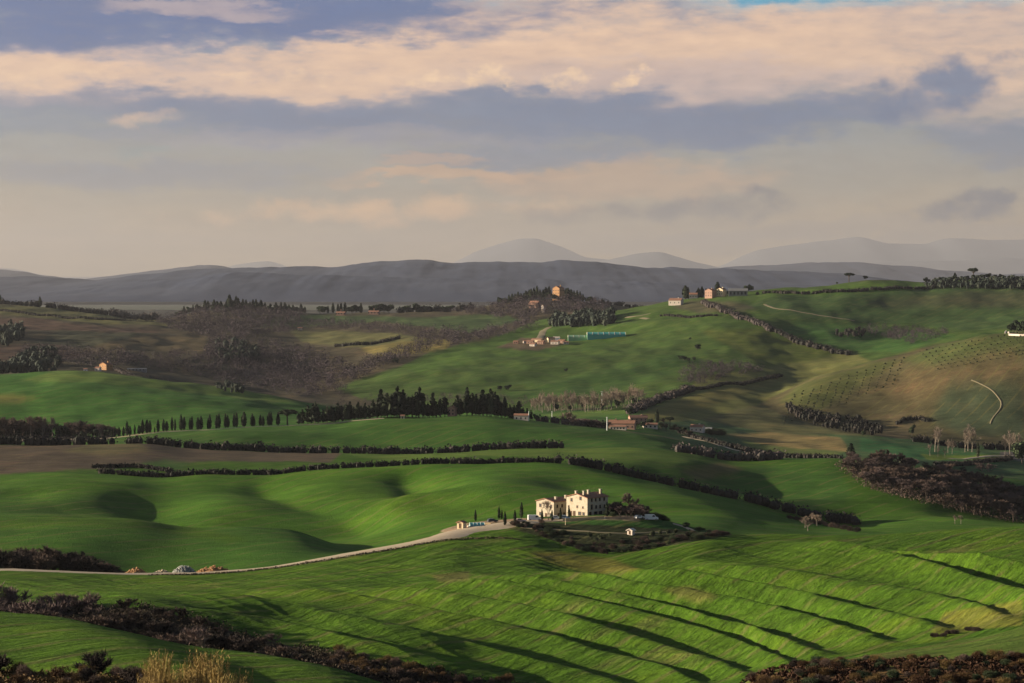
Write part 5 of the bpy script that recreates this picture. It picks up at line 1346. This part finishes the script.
M_PGREEN = material('pale_green_sheet', (0.20, 0.36, 0.22), rough=.5, noise=.15, scale=.15)

def gable_roof(mb, x0, x1, y0, y1, z, rise, over=.45, th=.25, axis='y'):
    """two slabs meeting on a ridge; axis = direction the ridge runs"""
    if axis == 'y': f = lambda a, b, c: (a, b, c); A0, A1, B0, B1 = x0, x1, y0, y1
    else: f = lambda a, b, c: (b, a, c); A0, A1, B0, B1 = y0, y1, x0, x1
    m = (A0 + A1) / 2; s = rise / (m - A0); B0 -= over; B1 += over
    prof = [(A0 - over, z - s * over), (m, z + rise), (A1 + over, z - s * over), (A1 + over, z - s * over + th), (m, z + rise + th * 1.15), (A0 - over, z - s * over + th)]
    vs = [f(a, B0, c) for a, c in prof] + [f(a, B1, c) for a, c in prof]
    fs = [(0,1,4,5), (1,2,3,4), (6,11,10,7), (7,10,9,8)] + [(i, i + 6, (i + 1) % 6 + 6, (i + 1) % 6) for i in range(6)]
    mb.add(vs, fs)
def wall_body(mb, x0, x1, y0, y1, z0, z, rise, axis='y'):
    if axis == 'y':
        m = (x0 + x1) / 2; vs = [(x0,y0,z0),(x1,y0,z0),(x1,y0,z),(m,y0,z+rise),(x0,y0,z),(x0,y1,z0),(x1,y1,z0),(x1,y1,z),(m,y1,z+rise),(x0,y1,z)]
        fs = [(0,1,2,3,4),(9,8,7,6,5),(1,6,7,2),(0,4,9,5),(2,7,8,3),(4,3,8,9)]
    else:
        m = (y0 + y1) / 2; vs = [(x0,y0,z0),(x0,y1,z0),(x0,y1,z),(x0,m,z+rise),(x0,y0,z),(x1,y0,z0),(x1,y1,z0),(x1,y1,z),(x1,m,z+rise),(x1,y0,z)]
        fs = [(4,3,2,1,0),(5,6,7,8,9),(1,2,7,6),(0,5,9,4),(2,3,8,7),(4,9,8,3)]
    mb.add(vs, fs)
def window(parent, side, a, z, w, h, x0, x1, y0, y1, trim=M_TRIM, pane=M_GLASS, name='window', frame=True):
    """side S(outh,-Y) E(+X) W N ; a = position along that wall, z = sill height"""
    def bx(mb, a0, a1, z0, z1, d0, d1):
        if side == 'S': mb.box(a0, a1, y0 - d1, y0 - d0, z0, z1)
        if side == 'N': mb.box(a0, a1, y1 + d0, y1 + d1, z0, z1)
        if side == 'E': mb.box(x1 + d0, x1 + d1, a0, a1, z0, z1)
        if side == 'W': mb.box(x0 - d1, x0 - d0, a0, a1, z0, z1)
    t = .12
    if frame:
        f = MB(); bx(f, a - w/2 - t, a - w/2, z - t, z + h + t, -.02, .08); bx(f, a + w/2, a + w/2 + t, z - t, z + h + t, -.02, .08)
        bx(f, a - w/2, a + w/2, z + h, z + h + t, -.02, .08); bx(f, a - w/2, a + w/2, z - t, z, -.02, .12)
        fo = f.build(name, trim, parent)
        p = MB(); bx(p, a - w/2, a + w/2, z, z + h, -.02, .03); p.build('pane', pane, fo)
    else:
        p = MB(); bx(p, a - w/2, a + w/2, z, z + h, -.02, .06); p.build(name, pane, parent)

def house(name, label, loc, deg, w, d, h, rise=1.8, axis='y', wall=M_CREAMW, wins=(), chim=(), cat='house', group=None, wt=M_TRIM, rm=None, base=-4.0, frame=True, cs=1.0):
    e = empty(name, loc, R(deg)); tag(e, label, cat, group)
    x0, x1, y0, y1 = -w / 2, w / 2, -d / 2, d / 2
    b = MB(); wall_body(b, x0, x1, y0, y1, base, h, rise, axis); b.build('wall', wall, e)
    r = MB(); gable_roof(r, x0, x1, y0, y1, h + .02, rise, axis=axis, over=.4 if w < 30 else .8); ro = r.build('roof', rm or M_TILE, e)
    for cx, cy, top in chim:
        c = MB(); c.box(cx - .35 * cs, cx + .35 * cs, cy - .45 * cs, cy + .45 * cs, h - .2, top); c.box(cx - .47 * cs, cx + .47 * cs, cy - .57 * cs, cy + .57 * cs, top, top + .22); c.build('chimney', wall, ro)
    for s, a, z, ww_, hh, *k in wins:
        nm = k[0] if k else 'window'
        window(e, s, a, z, ww_, hh, x0, x1, y0, y1, wt, M_WOOD if nm == 'door' else M_GLASS, nm, frame)
    return e
def rot(x, y, deg): c, s = math.cos(R(deg)), math.sin(R(deg)); return x * c - y * s, x * s + y * c
def at_corner(u, d, deg, cx, cy, base_v=None):
    """place so that local corner (cx, cy) stands at column u, distance d"""
    X = (u - CX) / F * d; ox, oy = rot(cx, cy, deg); x, y = X - ox, d - oy
    z = CAMZ + zat(X, d) if base_v is None else CAMZ - (base_v - HZ) / F * d
    return (x, y, z)

# the two farmhouses
wB, dB, hB = 11.3, 12.2, 7.8
house('farmhouse', 'taller three storey cream stone farmhouse, the right one of the pair, terracotta roof', at_corner(587.4, 958, -44, wB/2, -dB/2, 518), -44, wB, dB, hB, 1.35, 'y', M_STONE,
  wins=[('S', -2.9, 6.1, .95, 1.25), ('S', 2.0, 6.9, 1.05, 1.3), ('S', -4.4, 3.6, .6, .8), ('S', .2, 3.7, .7, .9), ('S', 3.2, 3.6, .6, .8), ('S', -3.2, .1, 1.0, 2.1, 'door'), ('S', -1.4, .1, 1.1, 2.2, 'door'), ('S', 1.5, .9, 1.5, 1.3), ('S', 3.6, .9, 1.1, 1.2),
        ('E', -3.6, 6.3, .9, 1.25), ('E', -1.2, 6.3, .9, 1.25), ('E', 1.2, 6.3, .9, 1.25), ('E', 3.8, 6.3, .9, 1.25), ('E', -3.6, 3.2, 1.0, 1.9), ('E', -1.0, 3.4, .9, 1.3), ('E', 1.4, 3.4, .9, 1.3), ('E', 4.0, 3.4, .9, 1.3),
        ('E', -4.4, .1, 1.2, 2.2, 'door'), ('E', -1.2, .3, 1.9, 1.9), ('E', 1.6, .3, 1.9, 1.9), ('E', 4.4, .3, 1.6, 1.9)],
  chim=[(2.4, -4.6, 10.3), (1.9, -1.4, 10.5), (2.6, 5.0, 10.5), (-1.0, -5.4, 10.2)])
wA, dA, hA = 9.6, 10.5, 6.9
house('farmhouse', 'lower cream stone farmhouse on the left of the pair, half hidden by a bare tree', at_corner(553.8, 968, -44, wA/2, -dA/2, 519.5), -44, wA, dA, hA, 1.1, 'y', M_STONE,
  wins=[('S', -2.6, 4.6, 1.1, 1.3), ('S', 1.3, 4.6, 1.2, 1.4), ('S', 3.3, 4.6, .9, 1.2), ('S', -2.6, 1.2, 1.0, 1.3), ('S', .6, .1, 1.1, 2.1, 'door'), ('S', 3.0, 1.1, 1.0, 1.2),
        ('E', -3.2, 4.6, .9, 1.2), ('E', -.4, 4.6, .9, 1.2), ('E', 2.6, 4.6, .9, 1.2), ('E', -2.4, .1, 1.3, 2.2, 'door'), ('E', .8, 1.1, 1.0, 1.3), ('E', 3.4, .1, 1.8, 2.1, 'door')],
  chim=[(2.4, -1.5, 8.6), (2.6, 4.2, 8.9)])
house('farm_annex', 'low lean stone annex joined behind the right corner of the taller farmhouse', at_corner(612, 975, -44, 3.0, -2.5, 517), -44, 6, 5, 3.2, .8, 'y', M_STONE, wins=[('S', 0, .9, 1.3, 1.2), ('E', 0, .9, 1.2, 1.2)], cat='outbuilding')
M_TERR = material('terrace_stone', (0.50, 0.38, 0.22), scale=1.0, noise=.3)
def low_wall(label, pts, h, mat=None, name='garden_wall', wid=.4):
    mb = MB(); x0, y0, z0 = ground(*pts[0])
    for a, b in zip(pts[:-1], pts[1:]):
        n = max(1, int(math.hypot(b[0]-a[0], b[1]-a[1]) / 2.5)); L = math.hypot(b[0]-a[0], b[1]-a[1]); nx, ny = -(b[1]-a[1]) / L * wid / 2, (b[0]-a[0]) / L * wid / 2
        for k in range(n):
            p = [a[i] + (b[i] - a[i]) * k / n for i in (0, 1)]; q = [a[i] + (b[i] - a[i]) * (k + 1) / n for i in (0, 1)]
            vs = []
            for (X, Y) in (p, q):
                g_ = CAMZ + zat(X, Y) - z0
                for sx in (-1, 1):
                    vs += [(X + nx * sx - x0, Y + ny * sx - y0, g_ - .5), (X + nx * sx - x0, Y + ny * sx - y0, g_ + h)]
            mb.add(vs, [(0,1,5,4),(2,6,7,3),(1,3,7,5),(0,4,6,2),(0,2,3,1),(4,5,7,6)])
    o = mb.build(name, mat or M_TERR, loc=(x0, y0, z0)); tag(o, label, 'wall'); return o
low_wall('low pale terrace wall in front of the taller farmhouse', [hit(u, v, 900, 1040)[:2] for u, v in [(563, 521), (578, 520.5), (590, 519.5), (604, 518.5)]], 1.0)

def vehicle(label, loc, deg, kind='car', paint=M_WHITE, cat='car', name=None):
    e = empty(name or ('parked_van' if kind == 'van' else 'parked_car'), loc, R(deg)); tag(e, label, cat)
    L, Wd = (5.2, 2.0) if kind == 'van' else (4.1, 1.75)
    if kind == 'van': prof = [(-L/2,.35),(L/2,.35),(L/2,1.0),(L/2-.75,1.25),(L/2-1.5,2.15),(-L/2+.1,2.25),(-L/2,2.0)]
    else: prof = [(-L/2,.35),(L/2,.35),(L/2,.8),(L/2-1.05,.95),(L/2-1.75,1.45),(-L/2+.75,1.48),(-L/2+.1,.98)]
    n = len(prof); b = MB()
    vs = [(x, -Wd/2 * (.86 if z > 1.2 else 1), z) for x, z in prof] + [(x, Wd/2 * (.86 if z > 1.2 else 1), z) for x, z in prof]
    b.add(vs, [tuple(range(n)), tuple(range(2*n-1, n-1, -1))] + [(i, i+n, (i+1) % n + n, (i+1) % n) for i in range(n)]); b.build('body', paint, e)
    w = MB(); zt = 2.0 if kind == 'van' else 1.4; zb = 1.35 if kind == 'van' else 1.0
    for s in (-1, 1):
        x0_, x1_ = (L/2-2.4, L/2-1.3) if kind == 'van' else (-L/2+.7, L/2-1.7)
        w.add([(x0_, s*(Wd/2+.01), zb), (x1_, s*(Wd/2+.01), zb), (x1_-.25, s*(Wd/2*.87+.01), zt), (x0_+.15, s*(Wd/2*.87+.01), zt)], [(0,1,2,3)])
    w.build('side_window', M_GLASS, e)
    wn = MB(); xa, za, xb, zb2 = (L/2-.72, 1.28, L/2-1.45, 2.1) if kind == 'van' else (L/2-1.02, .97, L/2-1.7, 1.42)
    wn.add([(xa, -Wd*.40, za), (xa, Wd*.40, za), (xb, Wd*.36, zb2), (xb, -Wd*.36, zb2)], [(0,1,2,3)])
    wo = wn.build('windscreen', M_GLASS, e); wo.location = (.03, 0, .03)
    for x in (-L/2+.8, L/2-.85):
        for s in (-1, 1):
            t = MB(); t.tube((x, s*(Wd/2-.2), .33), (x, s*(Wd/2+.02), .33), .33, .33, 12); wh = t.build('wheel', M_BLACK, e)
            t = MB(); t.tube((x, s*(Wd/2+.02), .33), (x, s*(Wd/2+.04), .33), .19, .19, 10); t.build('hub', M_PALEW, wh)
    return e
def gpt(u, v, a=900, b=1040, up=.1): x, y, z = seen(u, v, a, b); return (x, y, z + up)
vehicle('white van parked left of the lower farmhouse', gpt(534.5, 520.8), 8, 'van', M_WHITE, 'van')
vehicle('white car parked before the shaded wall of the lower farmhouse', gpt(556.3, 519.7), 15, 'car')
vehicle('pale blue car parked between the two farmhouses', gpt(565, 519.2), 5, 'car', M_PBLUE)
vehicle('dark car parked beyond the drive near the pair of cypresses', gpt(492.5, 522.5), 20, 'car', M_DARKP)
vehicle('white van parked on the green right of the bare trees', gpt(651.5, 520.3), 4, 'van', M_WHITE, 'van')
vehicle('small white car half hidden by shrubs behind the bare trees', gpt(639.5, 519), 30, 'car')
vehicle('pinkish grey car at the left end of the farmhouse yard', gpt(520.5, 522.6), 10, 'car', material('beige_car_paint', (.42, .32, .28), rough=.4, noise=.04, spec=.5))

house('shed', 'small cream hut at the left end of the farm beside the road', gpt(461.5, 528.2), -30, 2.7, 2.2, 2.1, .5, 'y', M_CREAMW, wins=[('S', 0, .1, .8, 1.7, 'door')], cat='hut', base=-.8)
house('shed', 'small white hut in the garden below the bare trees', gpt(631, 534.5, 900, 1040), -35, 2.2, 1.9, 1.5, .5, 'y', M_PALEW, wins=[('S', 0, .1, .6, 1.2, 'door')], cat='hut', base=-.8, rm=M_PALEW)
def pool():
    x, y, z = gpt(477, 526, up=0); e = empty('pool_enclosure', (x, y, z), R(4)); tag(e, 'low turquoise pool enclosure beside the lone cypress', 'pool')
    m = MB()
    pr = [(1.9 * math.cos(math.pi * k / 8), 1.25 * math.sin(math.pi * k / 8)) for k in range(9)]
    vs = [(-2.8, b, c + .1) for b, c in pr] + [(2.8, b, c + .1) for b, c in pr]
    m.add(vs, [(i, i + 1, i + 10, i + 9) for i in range(8)] + [tuple(range(9))[::-1], tuple(range(9, 18))]); m.build('cover', material('pool_turquoise', (.16, .42, .40), rough=.4, noise=.1), e)
    f = MB()
    for k in range(5):
        xx = -2.8 + k * 1.4
        for i in range(8): f.tube((xx, pr[i][0] * 1.02, pr[i][1] * 1.02 + .1), (xx, pr[i+1][0] * 1.02, pr[i+1][1] * 1.02 + .1), .05, .05, 4)
    f.build('frame', M_WHITE, e); s = MB(); s.box(-3.6, 3.6, -2.5, 2.5, -.6, .08); s.build('surround', M_PALEW, e)
pool()
low_wall('low sunlit wall between the pool and the dark car', [hit(u, v, 900, 1040)[:2] for u, v in [(485, 524.5), (491, 524)]], .6)
def pole(label, loc, h, mat=M_PALEW, r=.12, arm=True, name='utility_pole', cat='pole'):
    e = empty(name, loc); tag(e, label, cat); m = MB(); m.tube((0, 0, -.8), (0, 0, h), r, r * .7, 8); m.build('post', mat, e)
    if arm:
        a = MB(); a.box(-h * .09, h * .09, -.06, .06, h - .6, h - .45); ao = a.build('crossarm', mat, e)
        for s in (-1, 0, 1):
            i = MB(); i.lathe([(0, .05), (.08, .09), (.2, .04)], 6, (s * h * .075, 0, h - .45)); i.build('insulator', mat, ao)
pole('short pale post on the lawn below the taller farmhouse', gpt(565.5, 525, 900, 1040, 0), 2.7, M_CREAMW, .14, False, 'garden_post', 'post')
pole('tall white pole in the field at the left end of the pink farm', seen(607, 430.5, 2100, 2800), 12, M_WHITE, .40)
pole('white pole in the field beyond the right end of the conifer belt', seen(552, 421, 2100, 2800), 10, M_WHITE, .34)
pole('white pole low in the field left of the white walls by the last conifers', seen(528.7, 421, 2100, 2400), 9, M_WHITE, .30)
pole('tall pale pole standing among the valley trees', seen(602, 407, 2600, 3100), 18, M_WHITE, .42)
pole('pale post in the thin line of grass below the gully rim', gz(318.5, 560), 1.2, M_PALEW, .06, False)

# heap of pale rubble beside the road, soil heap
def heap(name, label, loc, w, d, h, mat, seed, n):
    rg = np.random.default_rng(seed); mb = MB()
    for k in range(n):
        a = rg.uniform(0, 6.28); q = math.sqrt(rg.uniform(0, 1)); zz = h * max(0, 1 - q ** 1.6) * rg.uniform(.6, 1)
        s = rg.uniform(.25, .6); c = np.array((q * w * math.cos(a), q * d * math.sin(a), zz))
        d_ = np.array([(1,0,0),(-1,0,0),(0,1,0),(0,-1,0),(0,0,1),(0,0,-1)]) * s * rg.uniform(.6, 1.1, (6, 1)) + rg.normal(0, s * .15, (6, 3)) + c
        mb.add(d_, [(0,2,4),(2,1,4),(1,3,4),(3,0,4),(2,0,5),(1,2,5),(3,1,5),(0,3,5)])
    mb.lathe([(-.6, w * .8), (0, w * .75), (h * .4, w * .5), (h * .75, w * .12)], 10)
    o = mb.build(name, mat, loc=loc); tag(o, label, 'heap'); return o
heap('rubble_heap', 'heap of pale grey rubble beside the gravel road', onkey('road_ridge', 184, 12), 4.6, 4, 3.4, material('pale_rubble', (.30, .30, .27), scale=1.2, noise=.4), 2, 420)
heap('soil_heap', 'low orange soil heap left of the grey rubble', onkey('road_ridge', 136, 12), 4.2, 4, 2.6, material('orange_soil', (.34, .19, .09), scale=1.0, noise=.35), 3, 300)
heap('soil_heap', 'long low orange soil heap right of the grey rubble', onkey('road_ridge', 214, 14), 7.5, 4, 3.0, MATS['orange_soil'], 4, 420)
heap('soil_heap', 'small pale earth heap between the two soil coloured ones', onkey('road_ridge', 162, 10), 3.4, 3, 1.6, M_GRAVEL, 5, 160)

# farther houses: windows seen only as specks
def wrow(side, n, L, z, w=1.2, h=1.6): return [(side, (k - (n - 1) / 2) * L / n, z, w, h) for k in range(n)]
def far(name, label, u, v, dmin, dmax, deg, w, d, h, rise, axis, wall, wins=(), chim=(), cat='house', rm=None, cs=1.8, base=-4):
    return house(name, label, seen(u, v, dmin, dmax), deg, w, d, h, rise, axis, wall, wins, chim, cat, None, M_TRIM, rm, base, False, cs)
far('farmhouse', 'long pink farmhouse with red tiled roof, the left building of the pink farm', 622, 428.5, 2100, 2900, -12, 26, 10, 5.2, 3.0, 'x', M_PINKW, wrow('S', 6, 26, 1.2) + [('W', 0, 1.2, 1.6, 1.8)], [(-6, 0, 9.4), (7, 0, 9.4)])
far('farm_building', 'white fronted low wing before the left pink farm building', 618, 429.5, 2080, 2900, -12, 16, 6, 2.9, 1.2, 'x', M_PALEW, wrow('S', 5, 15, .6, 1.6, 1.6), cat='outbuilding')
far('farmhouse', 'pinkish house behind the right half of the pink farm', 638, 423.5, 2200, 2950, 10, 18, 9, 6, 2.4, 'x', M_PINKW, wrow('S', 4, 18, 1.5) + wrow('S', 4, 18, 3.8, 1, 1.2), [(4, 0, 9)])
far('farm_building', 'low stone barn at the right end of the pink farm', 650, 428, 2150, 2950, 5, 14, 8, 3.4, 1.6, 'x', M_PALEW, wrow('S', 3, 13, .8, 1.8, 1.8), cat='barn')
far('farmhouse', 'pale house with low roof standing alone beside the lane', 697.5, 431.5, 2200, 2950, -20, 13, 10, 4.8, 2.2, 'x', M_PALEW, wrow('S', 3, 13, 1.2) + [('W', 0, 1.2, 1.6, 1.6)], [(2, 0, 8)])
far('farm_building', 'long low grey shed attached right of the pale lane house', 706.5, 432, 2200, 2950, -10, 11, 8, 3.2, 1.4, 'x', M_GREYW, wrow('S', 3, 11, .8), cat='outbuilding', rm=M_GREYW)
house('manor_house', 'peach coloured house showing through a gap in the conifer belt', onkey('avenue_ridge', 452.5, 3), -20, 7, 7, 7.5, 1.5, 'y', M_PINKW, wrow('S', 2, 7, 4.6) + wrow('S', 2, 7, 1.5), [(1, 0, 10)], frame=False)
far('farm_building', 'white walled low building among the last conifers on the right', 521.5, 420, 2150, 2400, -10, 13, 6, 4.2, 1.4, 'x', M_PALEW, wrow('S', 3, 12, 1.0), cat='outbuilding')
far('hut', 'tiny white hut below the conifer belt, left of its middle', 402.5, 418.5, 2100, 2260, 0, 3.5, 3, 2.4, .8, 'x', M_PALEW, [('S', 0, .1, 1, 1.8, 'door')], cat='hut')
far('farmhouse', 'sunlit ochre farmhouse on its own at the far left', 106, 370, 3000, 4000, -40, 14, 11, 7.5, 2.6, 'y', M_ORANGEW, wrow('S', 3, 14, 1.2) + wrow('S', 3, 14, 4.4) + wrow('E', 2, 11, 4.4), [(2, 2, 12)])
far('farm_building', 'low pale shed left of the ochre farmhouse', 98, 371, 3000, 4000, -20, 7, 6, 4, 1.4, 'x', M_PALEW, [('S', 0, .8, 1.5, 1.5)], cat='outbuilding')
far('hut', 'tiny white hut left of the pale shed and the ochre farmhouse', 85.5, 371.5, 3000, 4000, 0, 4.5, 4, 3, 1, 'x', M_WHITE, [('S', 0, .1, 1.2, 1.8, 'door')], cat='hut')
far('farm_building', 'long low pale row of sheds right of the ochre farmhouse', 137, 371, 3060, 4200, 0, 26, 6, 2.8, .8, 'x', M_GREYW, wrow('S', 5, 24, .8), cat='outbuilding', rm=M_GREYW)
far('farm_building', 'white patch of a small shed in the field at the centre left', 300, 330, 4300, 5350, 0, 9, 7, 4, 1.2, 'x', M_PALEW, [('S', 0, .8, 1.6, 1.6)], cat='outbuilding')
for u, w, l in [(341, 24, 'pinkish far house between round trees on the skyline, left of two'), (374, 28, 'pinkish far house under the skyline cypresses, right of two')]:
    x, y, z = onkey('wood_ridge', u, -90); house('far_house', l, (x, y, z - 1), -10, w * .8, 14, 6, 3.0, 'x', M_PINKW, wrow('S', 4, w, 3, 1.8, 2.4), [(0, 0, 14)], 'house', None, M_TRIM, None, -8, False, 2.2)
x, y, z = onkey('wood_ridge', 558.5, -110); house('manor_house', 'orange manor rising from the cypresses on the hill', (x, y, z + 2), -38, 18, 18, 24, 4.5, 'y', M_ORANGEW, wrow('S', 3, 18, 18, 2, 2.6) + wrow('S', 3, 18, 12, 2, 2.6) + wrow('E', 3, 18, 18, 2, 2.6), [(3, 3, 31)], 'manor', None, M_TRIM, None, -8, False, 2.4)
x, y, z = onkey('wood_ridge', 543, -420); house('chapel', 'small pale tower on the slope below the orange manor', (x, y, z), -35, 5, 5, 13, 2.6, 'y', M_PALEW, [('S', 0, 9.5, 1.6, 2.4), ('E', 0, 9.5, 1.6, 2.4)], (), 'tower', None, M_TRIM, None, -8, False)
x, y, z = onkey('wood_ridge', 535, -330); house('far_house', 'dull red far house among bare trees left of the small tower', (x, y, z), -35, 22, 14, 9, 5, 'x', M_PINKW, wrow('S', 4, 20, 3, 1.8, 2.2), (), 'house', None, M_TRIM, None, -8, False)
for (u, w, d, h, rise, ax, deg, wm, dd, l) in [(676, 23, 16, 8, 4, 'x', -22, M_PALEW, -150, 'wide pale house at the left end of the hilltop group'), (693.5, 15, 11, 8, 3, 'x', -10, M_GREYW, -60, 'grey roofed house half hidden between the hilltop cypresses'),
        (710.5, 16, 13, 13, 3.4, 'y', -40, M_PINKW, -120, 'pink house beside the tallest hilltop cypress, on its left'), (721.5, 14, 12, 12, 3.2, 'y', -40, M_CREAMW, -120, 'sunlit cream house beside the tallest hilltop cypress, on its right')]:
    x, y, z = onkey('east_ridge', u, dd); house('hilltop_house', l, (x, y, z), deg, w, d, h, rise, ax, wm, wrow('S', 3, w, 3, 1.6, 2.2) + (wrow('S', 3, w, 8, 1.6, 2.0) if h > 10 else []), [(w * .2, 0, h + rise + 1.4)], 'house', None, M_TRIM, None, -8, False, 2.0)
x, y, z = onkey('east_ridge', 738, -130); house('barn', 'long dark grey barn right of the hilltop houses', (x, y, z), -4, 34, 14, 9, 4, 'x', M_GREYW, wrow('S', 5, 33, 2, 3.2, 5), (), 'barn', None, M_TRIM, M_GREYW, -8, False)

# the long greenhouse: hooped tunnel roof, ribs, end wall
def tunnel(label, u0, u1, v, mat, h, name='greenhouse'):
    a = seen(u0, v, 3100, 4400); b = seen(u1, v, 3100, 4400); y = (a[1] + b[1]) / 2
    xa, xb = (u0 - CX) / F * y, (u1 - CX) / F * y; L = xb - xa; z = CAMZ + (zat(xa, y) + zat(xb, y)) / 2
    e = empty(name, ((xa + xb) / 2, y, z), 0); tag(e, label, 'greenhouse')
    W2 = 12; pr = [(-W2, -3), (-W2, h * .55)] + [(-W2 * math.cos(math.pi * k / 8), h * .55 + h * .45 * math.sin(math.pi * k / 8)) for k in range(1, 8)] + [(W2, h * .55), (W2, -3)]
    n = len(pr); c = MB(); c.add([(-L/2, p, q) for p, q in pr] + [(L/2, p, q) for p, q in pr], [(i, i + n, i + 1 + n, i + 1) for i in range(n - 1)]); c.build('cover', mat, e)
    for s in (-1, 1):
        w = MB(); w.add([(s * (L/2 - .05), p, q) for p, q in pr], [tuple(range(n)) if s < 0 else tuple(range(n))[::-1]]); w.build('end_wall', M_PGREEN, e)
    for k in range(int(L / 9) + 1):
        r = MB(); X = -L/2 + k * 9
        for i in range(1, n - 2): r.tube((X, pr[i][0] * 1.01, pr[i][1] * 1.01), (X, pr[i+1][0] * 1.01, pr[i+1][1] * 1.01), .22, .22, 4)
        r.build('rib', M_PALEW, e)
    return e
tunnel('long turquoise greenhouse on the green hill', 587, 625.5, 339, M_TEAL, 9.5)
tunnel('shorter pale green greenhouse joined to the left of the turquoise one', 568, 586.6, 340, M_PGREEN, 8.5)
yard = [(526,343,7,3,M_PALEW),(530.5,343.5,9,4,M_PINKW),(537,342,14,4,M_CREAMW),(533,346,7,3,M_PALEW),(541,344,8,4,M_PINKW),(551,342,9,6,M_CREAMW),(556.5,342,8,7,M_WHITE),(555,344,10,4,M_PALEW),(562,343,8,4,M_PINKW),(566,344,7,3,M_PALEW),(516,343.5,6,3,M_PINKW)]
names = ['leftmost pale shed but one of the farmyard left of the greenhouses','pink shed near the left of the farmyard by the greenhouses','long cream farm building under the dirt track end','small pale shed at the front left of the farmyard','pink shed right of the long cream building','cream shed in the right half of the farmyard','tallest white silo house of the farmyard','low pale shed in front of the white silo house','pink shed just left of the pale green greenhouse','small pale shed touching the pale green greenhouse','isolated pink hut at the far left of the farmyard']
for (u, v, w, h, wm), l in zip(yard, names):
    far('farm_shed', l, u, v, 3100, 4400, random.uniform(-30, 20), w * 1.3, 7, h, 1.6, 'x', wm, wrow('S', 2, w, .8, 1.5, 1.5), cat='shed', rm=M_PALEW if wm is M_WHITE else None)
far('barn', 'small building behind the grove above the greenhouses', 565, 322, 4000, 5200, 0, 11, 9, 7, 2, 'x', M_PALEW, [('S', 0, 2, 2, 2)], cat='barn')
low_wall('pale curved retaining wall of the terrace at the right edge', [hit(u, v, 2650, 3700)[:2] for u, v in [(1006, 331), (1005, 333), (1009, 335.5), (1020, 336), (1040, 336)]], 2.2, M_PALEW, 'retaining_wall', 1.2)
